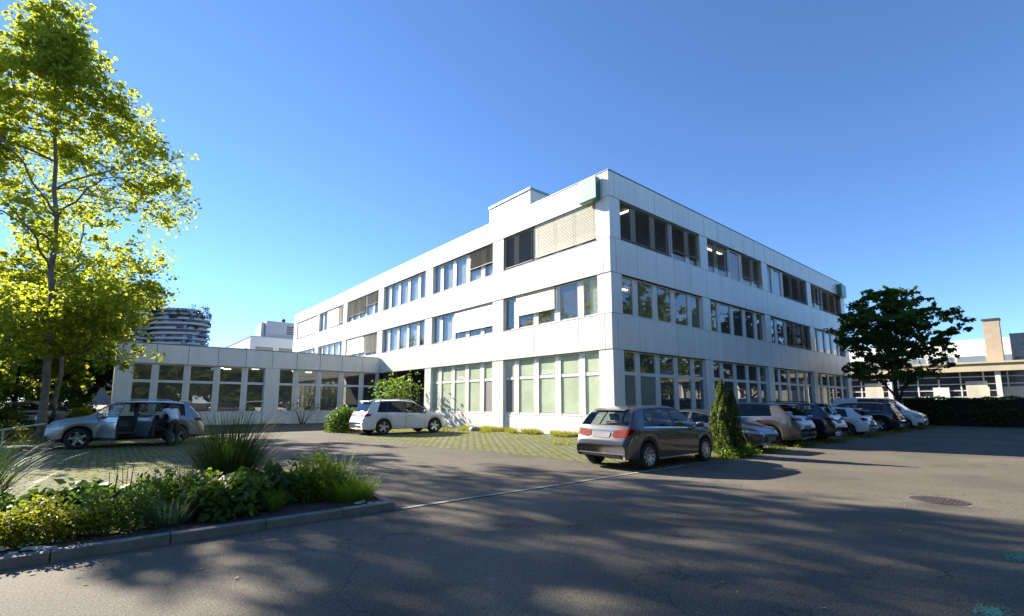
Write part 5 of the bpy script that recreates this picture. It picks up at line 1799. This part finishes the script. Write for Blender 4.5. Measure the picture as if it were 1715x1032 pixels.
# 3 silver grey SUV, both left doors open
P3 = dict(L=4.56, W=1.84, H=1.655, fo=.86, wb=2.78, r=.355, top=arch_top(4.56, 1.655, 'suv'),
          belt=[(0, 1.00), (.4, 1.06), (1.4, 1.06), (2.8, 1.03), (3.5, 1.00), (4.56, .88)], sill=.26, clad=True,
          seams=[1.10, 2.12, 3.22], dlo=(.66, 3.26), pillars=[(1.06, 1.13), (2.07, 2.18)], ws=(2.72, 3.44), rg=(.235, .50), bpillar=2.1,
          shear=[(0, 0), (.5, .04), (.85, .10), (1.3, 0), (4.56, 0)], roofw=.66, paint=paint("paint_silver_grey", (0.33, 0.345, 0.35), .6, .28), chrome=True,
          tail=[(-.30, .86), (-.32, 1.00), (.06, 1.02), (.28, 1.00), (.22, .90)], tail_dir=.6, mirror=(3.10, 1.04), spokes=5, twin=True, plate_r=.80, plate_f=.50, rails=(.95, 2.9), rail_mat=M_chrome,
          head=[(-.30, .74), (.26, .78), (.42, .90), (-.28, .86)], head_dir=.8, spoiler=(.42, .72, 1.575),
          grille=[(-.48, .72), (.48, .72), (.52, .86), (-.52, .86)], intake=[(-.66, .34), (.66, .34), (.72, .46), (-.72, .46)])
tig = make_car("parked_car", "silver grey sport utility vehicle standing with both near side doors open", "car", (-16.92, 9.36, 0), math.pi, P3, G_CARS, open_doors={(0, 'L'): R(66), (1, 'L'): R(62)})

# 4 dark coupe backed in beside the conifer
P4 = dict(L=4.62, W=1.85, H=1.40, fo=.85, wb=2.80, r=.335, top=arch_top(4.62, 1.40, 'coupe'),
          belt=[(0, .94), (.5, .97), (1.4, .95), (2.8, .90), (3.5, .87), (4.62, .72)], sill=.20,
          seams=[1.30, 2.15, 3.28], dlo=(.95, 3.34), pillars=[(2.10, 2.20)], ws=(2.74, 3.44), rg=(.5, 1.16), bpillar=2.1,
          shear=[(0, 0), (.8, .15), (1.2, .25), (1.8, .05), (2.4, 0), (4.62, 0)], roofw=.60, paint=paint("paint_graphite", (0.045, 0.048, 0.055), .5, .28), chrome=True,
          tail=[(-.3, .82), (-.3, .92), (.2, .93), (.2, .85)], mirror=(3.10, .93), spokes=10, plate_f=.45, wiper=False,
          head=[(-.30, .58), (.30, .64), (.42, .74), (-.25, .68)], grille=[(-.42, .36), (.42, .36), (.36, .60), (-.36, .60)], alloy=M_alloyd)
make_car("parked_car", "low dark graphite coupe with chrome window line, nose out behind the conifer", "car", (-.72, -4.62, 0), R(-90), P4, G_CARS)

# 5 warm grey coupe-like SUV
P5 = dict(L=4.68, W=1.90, H=1.65, fo=.84, wb=2.82, r=.375, top=arch_top(4.68, 1.65, 'coupe_suv'),
          belt=[(0, 1.08), (.5, 1.12), (1.4, 1.08), (2.8, 1.03), (3.5, 1.0), (4.68, .86)], sill=.26, clad=True,
          seams=[1.22, 2.22, 3.30], dlo=(.92, 3.36), pillars=[(2.17, 2.28)], ws=(2.78, 3.50), rg=(.25, .66), bpillar=2.2,
          shear=[(0, 0), (.7, .10), (1.1, .20), (1.6, .04), (2.2, 0), (4.68, 0)], roofw=.64, paint=paint("paint_mocha_grey", (0.105, 0.094, 0.090), .55, .28), chrome=True,
          tail=[(-.46, .97), (-.44, 1.05), (.12, 1.07), (.20, 1.01), (-.05, .975)], tail_dir=.7, mirror=(3.18, 1.06), spokes=5, twin=True, plate_r=.72, rear_glass_mat=M_darkglass, pipes=True, wiper=False,
          spoiler=(.50, .86, 1.56), alloy=M_alloyd,
          rear_trim=[("bumper_lower", [(-.64, .38), (.64, .38), (.68, .50), (-.68, .50)], M_black), ("diffuser", [(-.5, .33), (.5, .33), (.5, .37), (-.5, .37)], M_chrome)])
make_car("parked_car", "warm grey fastback utility vehicle with chrome edged side glass, beside the navy estate", "car", (2.55, -4.62, 0), R(90), P5, G_CARS)

# 6 navy estate
P6 = dict(L=4.85, W=1.90, H=1.66, fo=.90, wb=2.87, r=.365, top=arch_top(4.85, 1.66, 'suv'),
          belt=[(0, 1.04), (.5, 1.08), (1.4, 1.07), (2.8, 1.03), (3.6, 1.0), (4.85, .88)], sill=.24,
          seams=[1.22, 2.30, 3.42], dlo=(.74, 3.48), pillars=[(1.18, 1.25), (2.25, 2.36)], ws=(2.90, 3.68), rg=(.24, .51), bpillar=2.3,
          roofw=.67, paint=paint("paint_navy", (0.012, 0.015, 0.030), .4, .25), chrome=True,
          tail=[(-.55, .90), (-.55, 1.00), (.06, 1.04), (.26, 1.02), (.2, .92)], tail_dir=.55, mirror=(3.30, 1.05), spokes=10, plate_r=.86, pipes=True, alloy=M_alloyd,
          spoiler=(.44, .76, 1.58), rails=(1.0, 3.0),
          rear_trim=[("bumper_strip", [(-.72, .40), (.72, .40), (.70, .425), (-.70, .425)], M_chrome), ("tailgate_strip", [(-.42, .975), (.42, .975), (.42, 1.0), (-.42, 1.0)], M_chrome)])
make_car("parked_car", "dark navy estate with chrome trimmed bumper, right beside the warm grey fastback", "car", (5.75, -4.70, 0), R(90), P6, G_CARS)

# 7 white hatchback
P7 = dict(L=4.32, W=1.77, H=1.42, fo=.78, wb=2.69, r=.32, top=arch_top(4.32, 1.42, 'hatch'),
          belt=[(0, .92), (.5, .96), (1.4, .94), (2.6, .89), (3.2, .86), (4.32, .74)], sill=.20,
          seams=[1.10, 1.98, 3.02], dlo=(.80, 3.08), pillars=[(1.93, 2.03)], ws=(2.48, 3.18), rg=(.23, .58), bpillar=1.95,
          shear=[(0, 0), (.6, .08), (1.0, .18), (1.5, .02), (4.32, 0)], roofw=.60, paint=paint("paint_white", (0.60, 0.61, 0.60), 0, .3),
          tail=[(-.34, .78), (-.34, .90), (.08, .93), (.22, .90), (.14, .80)], tail_dir=.65, mirror=(2.92, .93), spokes=5, twin=True, plate_r=.72, wiper_z=1.05, rear_glass_mat=M_darkglass, alloy=M_alloyd,
          spoiler=(.48, .80, 1.345), rear_trim=[("bumper_lower", [(-.56, .33), (.56, .33), (.58, .40), (-.58, .40)], M_black)])
make_car("parked_car", "small white hatchback parked nose in between two dark cars", "car", (10.95, -4.82, 0), R(90), P7, G_CARS)

# 8 black tall SUV
P8 = dict(L=4.69, W=1.90, H=1.68, fo=.88, wb=2.86, r=.37, top=arch_top(4.69, 1.68, 'suv'),
          belt=[(0, 1.05), (.5, 1.10), (1.4, 1.08), (2.8, 1.04), (3.6, 1.0), (4.69, .88)], sill=.26, clad=True,
          seams=[1.18, 2.24, 3.34], dlo=(.72, 3.40), pillars=[(1.14, 1.21), (2.19, 2.30)], ws=(2.82, 3.56), rg=(.24, .51), bpillar=2.2,
          roofw=.66, paint=paint("paint_black", (0.010, 0.010, 0.012), .3, .25),
          tail=[(-.05, .80), (-.05, 1.08), (-.12, 1.42), (.02, 1.40), (.12, 1.08), (.12, .80)], tail_dir=.6, mirror=(3.24, 1.06), spokes=5, plate_r=.82, spoiler=(.44, .76, 1.60),
          rear_trim=[("bumper_strip", [(-.70, .38), (.70, .38), (.66, .44), (-.66, .44)], M_chrome)])
make_car("parked_car", "black utility vehicle with tall upright red tail lamps before the white van", "car", (17.4, -4.55, 0), R(90), P8, G_CARS)

# 9 white van, nose out
PV = dict(L=4.90, W=1.90, H=1.97, fo=.92, wb=3.00, r=.335, DF=.7, DR=.3, AR=.06,
          top=[(0, .60), (.02, 1.05), (.06, 1.55), (.14, 1.86), (.5, 1.95), (1.5, 1.97), (2.9, 1.96), (3.25, 1.90), (4.02, 1.24), (4.30, 1.14), (4.62, 1.02), (4.80, .90), (4.88, .74), (4.90, .56)],
          belt=[(0, 1.16), (2.5, 1.16), (3.4, 1.12), (4.1, 1.02), (4.9, .84)], sill=.24,
          seams=[1.55, 2.62, 3.66], dlo=(2.70, 3.86), pillars=[(1.50, 1.60)], ws=(3.27, 4.02), rg=(.062, .135), bpillar=2.6,
          roofw=.76, paint=paint("paint_van_white", (0.62, 0.64, 0.66), 0, .32), rear_seat=False, bump_black=True, mirror_mat=M_black,
          tail=[(-.06, .80), (-.06, 1.20), (.06, 1.20), (.06, .80)], mirror=(3.60, 1.16), spokes=8, plate_f=.42, wiper=False,
          head=[(-.30, .72), (.22, .76), (.36, .92), (-.22, .86)], grille=[(-.46, .70), (.46, .70), (.46, .80), (-.46, .80)])
make_car("delivery_van", "white panel van parked nose out at the far end of the row", "van", (21.95, -4.70, 0), R(-90), PV, "vans parked on site")

# cars half hidden at the left
P10 = dict(P7); P10.update(paint=paint("paint_slate", (0.16, 0.18, 0.19), .5, .28), tail=P7['tail'], plate_f=.42, alloy=M_alloy)
make_car("parked_car", "slate grey car cut off by the left edge behind the metal rail", "car", (-23.3, 16.9, 0), R(-10), P10, G_CARS)
P11 = dict(P6); P11.update(paint=paint("paint_light_grey", (0.42, 0.44, 0.46), .4, .28))
make_car("parked_car", "light grey car glimpsed between the spotted trunk and the bonnet of the open car", "car", (-20.6, 25.8, 0), R(72), P11, G_CARS)

# ================================================================== PERSON at the open rear door
M_skin = pmat("skin", (0.42, 0.26, 0.19), 0.55)
M_shirt = pmat("white_shirt", (0.74, 0.76, 0.82), 0.85, var=.05, scale=6)
M_trous = pmat("dark_trousers", (0.018, 0.019, 0.024), 0.85, var=.2)
M_hair = pmat("dark_hair", (0.02, 0.015, 0.012), 0.7)
M_shoe = pmat("black_shoe", (0.012, 0.012, 0.012), 0.4)
def skinned(name, verts, edges, radii, mat, parent, root_i=0, sub=2):
    me = bpy.data.meshes.new(name)
    me.from_pydata(verts, edges, [])
    o = bpy.data.objects.new(name, me)
    col.objects.link(o)
    o.parent = parent
    md = o.modifiers.new("skin", 'SKIN')
    for i, rr in enumerate(radii):
        sv_ = me.skin_vertices[0].data[i]
        sv_.radius = rr if hasattr(rr, '__len__') else (rr, rr)
        sv_.use_root = i == root_i
    md.use_smooth_shade = True
    s = o.modifiers.new("sub", 'SUBSURF'); s.levels = sub; s.render_levels = sub
    me.materials.append(mat)
    return o
def build_person(loc, rz):
    root = empty("person", loc, rz, "person in white shirt and dark trousers leaning into the open rear door", "person")
    # facing +Y, bent forward at the hips, one leg set back
    hip = (0, -.10, .96)
    V = [hip, (0, .02, 1.10), (0, .20, 1.22), (0, .37, 1.30), (0, .47, 1.325), (0, .55, 1.34), (0, .63, 1.35),           # 0-6 spine, neck, head base
         (.095, -.10, .90), (.115, -.06, .50), (.12, -.12, .09), (.125, .02, .05),                                            # 7-10 right leg
         (-.095, -.12, .90), (-.13, -.20, .50), (-.14, -.32, .10), (-.145, -.19, .05),                                        # 11-14 left leg
         (.19, .36, 1.29), (.30, .40, 1.05), (.22, .62, .92), (.20, .69, .89),                                               # 15-18 right arm
         (-.19, .36, 1.29), (-.25, .52, 1.06), (-.20, .72, .95), (-.17, .79, .93)]                                         # 19-22 left arm
    E = [(0, 1), (1, 2), (2, 3), (3, 4), (4, 5), (5, 6), (0, 7), (7, 8), (8, 9), (9, 10), (0, 11), (11, 12), (12, 13), (13, 14), (3, 15), (15, 16), (16, 17), (17, 18), (3, 19), (19, 20), (20, 21), (21, 22)]
    Rr = [(.135, .105), (.125, .10), (.145, .105), (.14, .10), .06, .052, .05, .085, .058, .042, .038, .085, .058, .042, .038, .062, .042, .032, .028, .062, .042, .032, .028]
    body = skinned("body", V, E, Rr, M_skin, root)
    # head with face, ears
    h = MB()
    hc = Vector((0, .73, 1.36))
    ax = Vector((0, .90, .43)).normalized(); fwd = Vector((0, .43, -.90)).normalized()
    def TH(a, b, c): return tuple(hc + Vector((1, 0, 0)) * a + fwd * b + ax * c)
    prof = [(.001, -.125), (.045, -.118), (.062, -.09), (.072, -.05), (.078, 0), (.080, .04), (.072, .08), (.048, .112), (.001, .125)]
    h.lathe(prof, 16, lambda a, b, c: TH(a * .95, b * 1.18 + (.012 if b > 0 and c < -.06 else 0), c))
    h.prism([(.085, -.035), (.115, -.03), (.085, .02)], -.013, .013, lambda a, b, d: TH(d, a, b))
    for s in (1, -1):
        h.lathe([(.001, -.01), (.022, -.006), (.028, .0), (.022, .008), (.001, .01)], 10, lambda a, b, c: TH(s * .078 + c, b * .7 - .005, a * 1.2))
    h.prism([(-.022, -.062), (.022, -.062), (.018, -.052), (-.018, -.052)], .078, .09, lambda a, b, d: TH(a, d, b), 1)
    for s in (1, -1): h.lathe([(.001, .0), (.010, .004), (.001, .012)], 8, lambda a, b, c: TH(s * .03 + a, .082 + c, b * .6 + .012), 1)
    h.build("head", [M_skin, M_hair], root, smooth=True)
    hr = MB()
    hr.lathe([(.089, -.02), (.091, .03), (.082, .085), (.052, .122), (.001, .136)], 16, lambda a, b, c: TH(a * .96, b * 1.16 - .014, c + .003))
    hr.lathe([(.07, -.085), (.089, -.02)], 16, lambda a, b, c: TH(a * .96, -abs(b) * 1.16 - .016, c))
    hr.build("hair", M_hair, root, smooth=True)
    # hands: palm, four fingers, thumb
    for wrist, d, s in (((.20, .69, .89), Vector((-.1, .86, -.5)), 1), ((-.17, .79, .93), Vector((.1, .86, -.5)), -1)):
        d.normalize(); w = Vector(wrist); sx = Vector((1, 0, 0)); dn = d.cross(sx).normalized()
        vs, es, rs = [tuple(w), tuple(w + d * .045), tuple(w + d * .085)], [(0, 1), (1, 2)], [(.026, .018), (.038, .016), (.040, .014)]
        for k, (o_, l_) in enumerate(((-.030, .062), (-.010, .074), (.011, .070), (.031, .054))):
            b0 = w + d * .088 + sx * o_
            i = len(vs)
            vs += [tuple(b0), tuple(b0 + d * l_ * .5 - dn * .004), tuple(b0 + d * l_ * .85 - dn * .022)]
            es += [(2, i), (i, i + 1), (i + 1, i + 2)]; rs += [.009, .0085, .0075]
        i = len(vs)
        t0 = w + d * .03 - sx * s * .034
        vs += [tuple(t0), tuple(t0 + d * .028 - sx * s * .022), tuple(t0 + d * .055 - sx * s * .026)]
        es += [(0, i), (i, i + 1), (i + 1, i + 2)]; rs += [.011, .010, .008]
        skinned("hand", vs, es, rs, M_skin, root, 0, 1)
    SV = [(0, -.11, .93), (0, -.07, 1.02), V[1], V[2], V[3], (0, .43, 1.315), V[15], V[16], (.25, .54, .97), V[19], V[20], (-.22, .63, 1.0)]
    SE = [(0, 1), (1, 2), (2, 3), (3, 4), (4, 5), (4, 6), (6, 7), (7, 8), (4, 9), (9, 10), (10, 11)]
    SR = [(.155, .125), (.155, .125), (.15, .122), (.165, .125), (.158, .118), .075, .078, .058, .046, .078, .058, .046]
    skinned("shirt", SV, SE, SR, M_shirt, root)
    TV = [(0, -.09, 1.02), (0, -.10, .93), V[7], V[8], (.12, -.12, .07), V[11], V[12], (-.14, -.32, .08)]
    skinned("trousers", TV, [(0, 1), (1, 2), (2, 3), (3, 4), (1, 5), (5, 6), (6, 7)], [(.142, .118), (.150, .126), .104, .076, .062, .102, .076, .062], M_trous, root)
    for a, b in ((V[9], V[10]), (V[13], V[14])):
        s = MB()
        s.prism([(-.075, .0), (.17, .0), (.185, .03), (.13, .065), (.03, .10), (-.07, .10)], -.042, .042, lambda p, q, d: (a[0] + d, a[1] + p, q))
        s.build("shoe", M_shoe, root, bevel=.012)
    return root
build_person((-15.72, 8.12, 0.0), R(12))
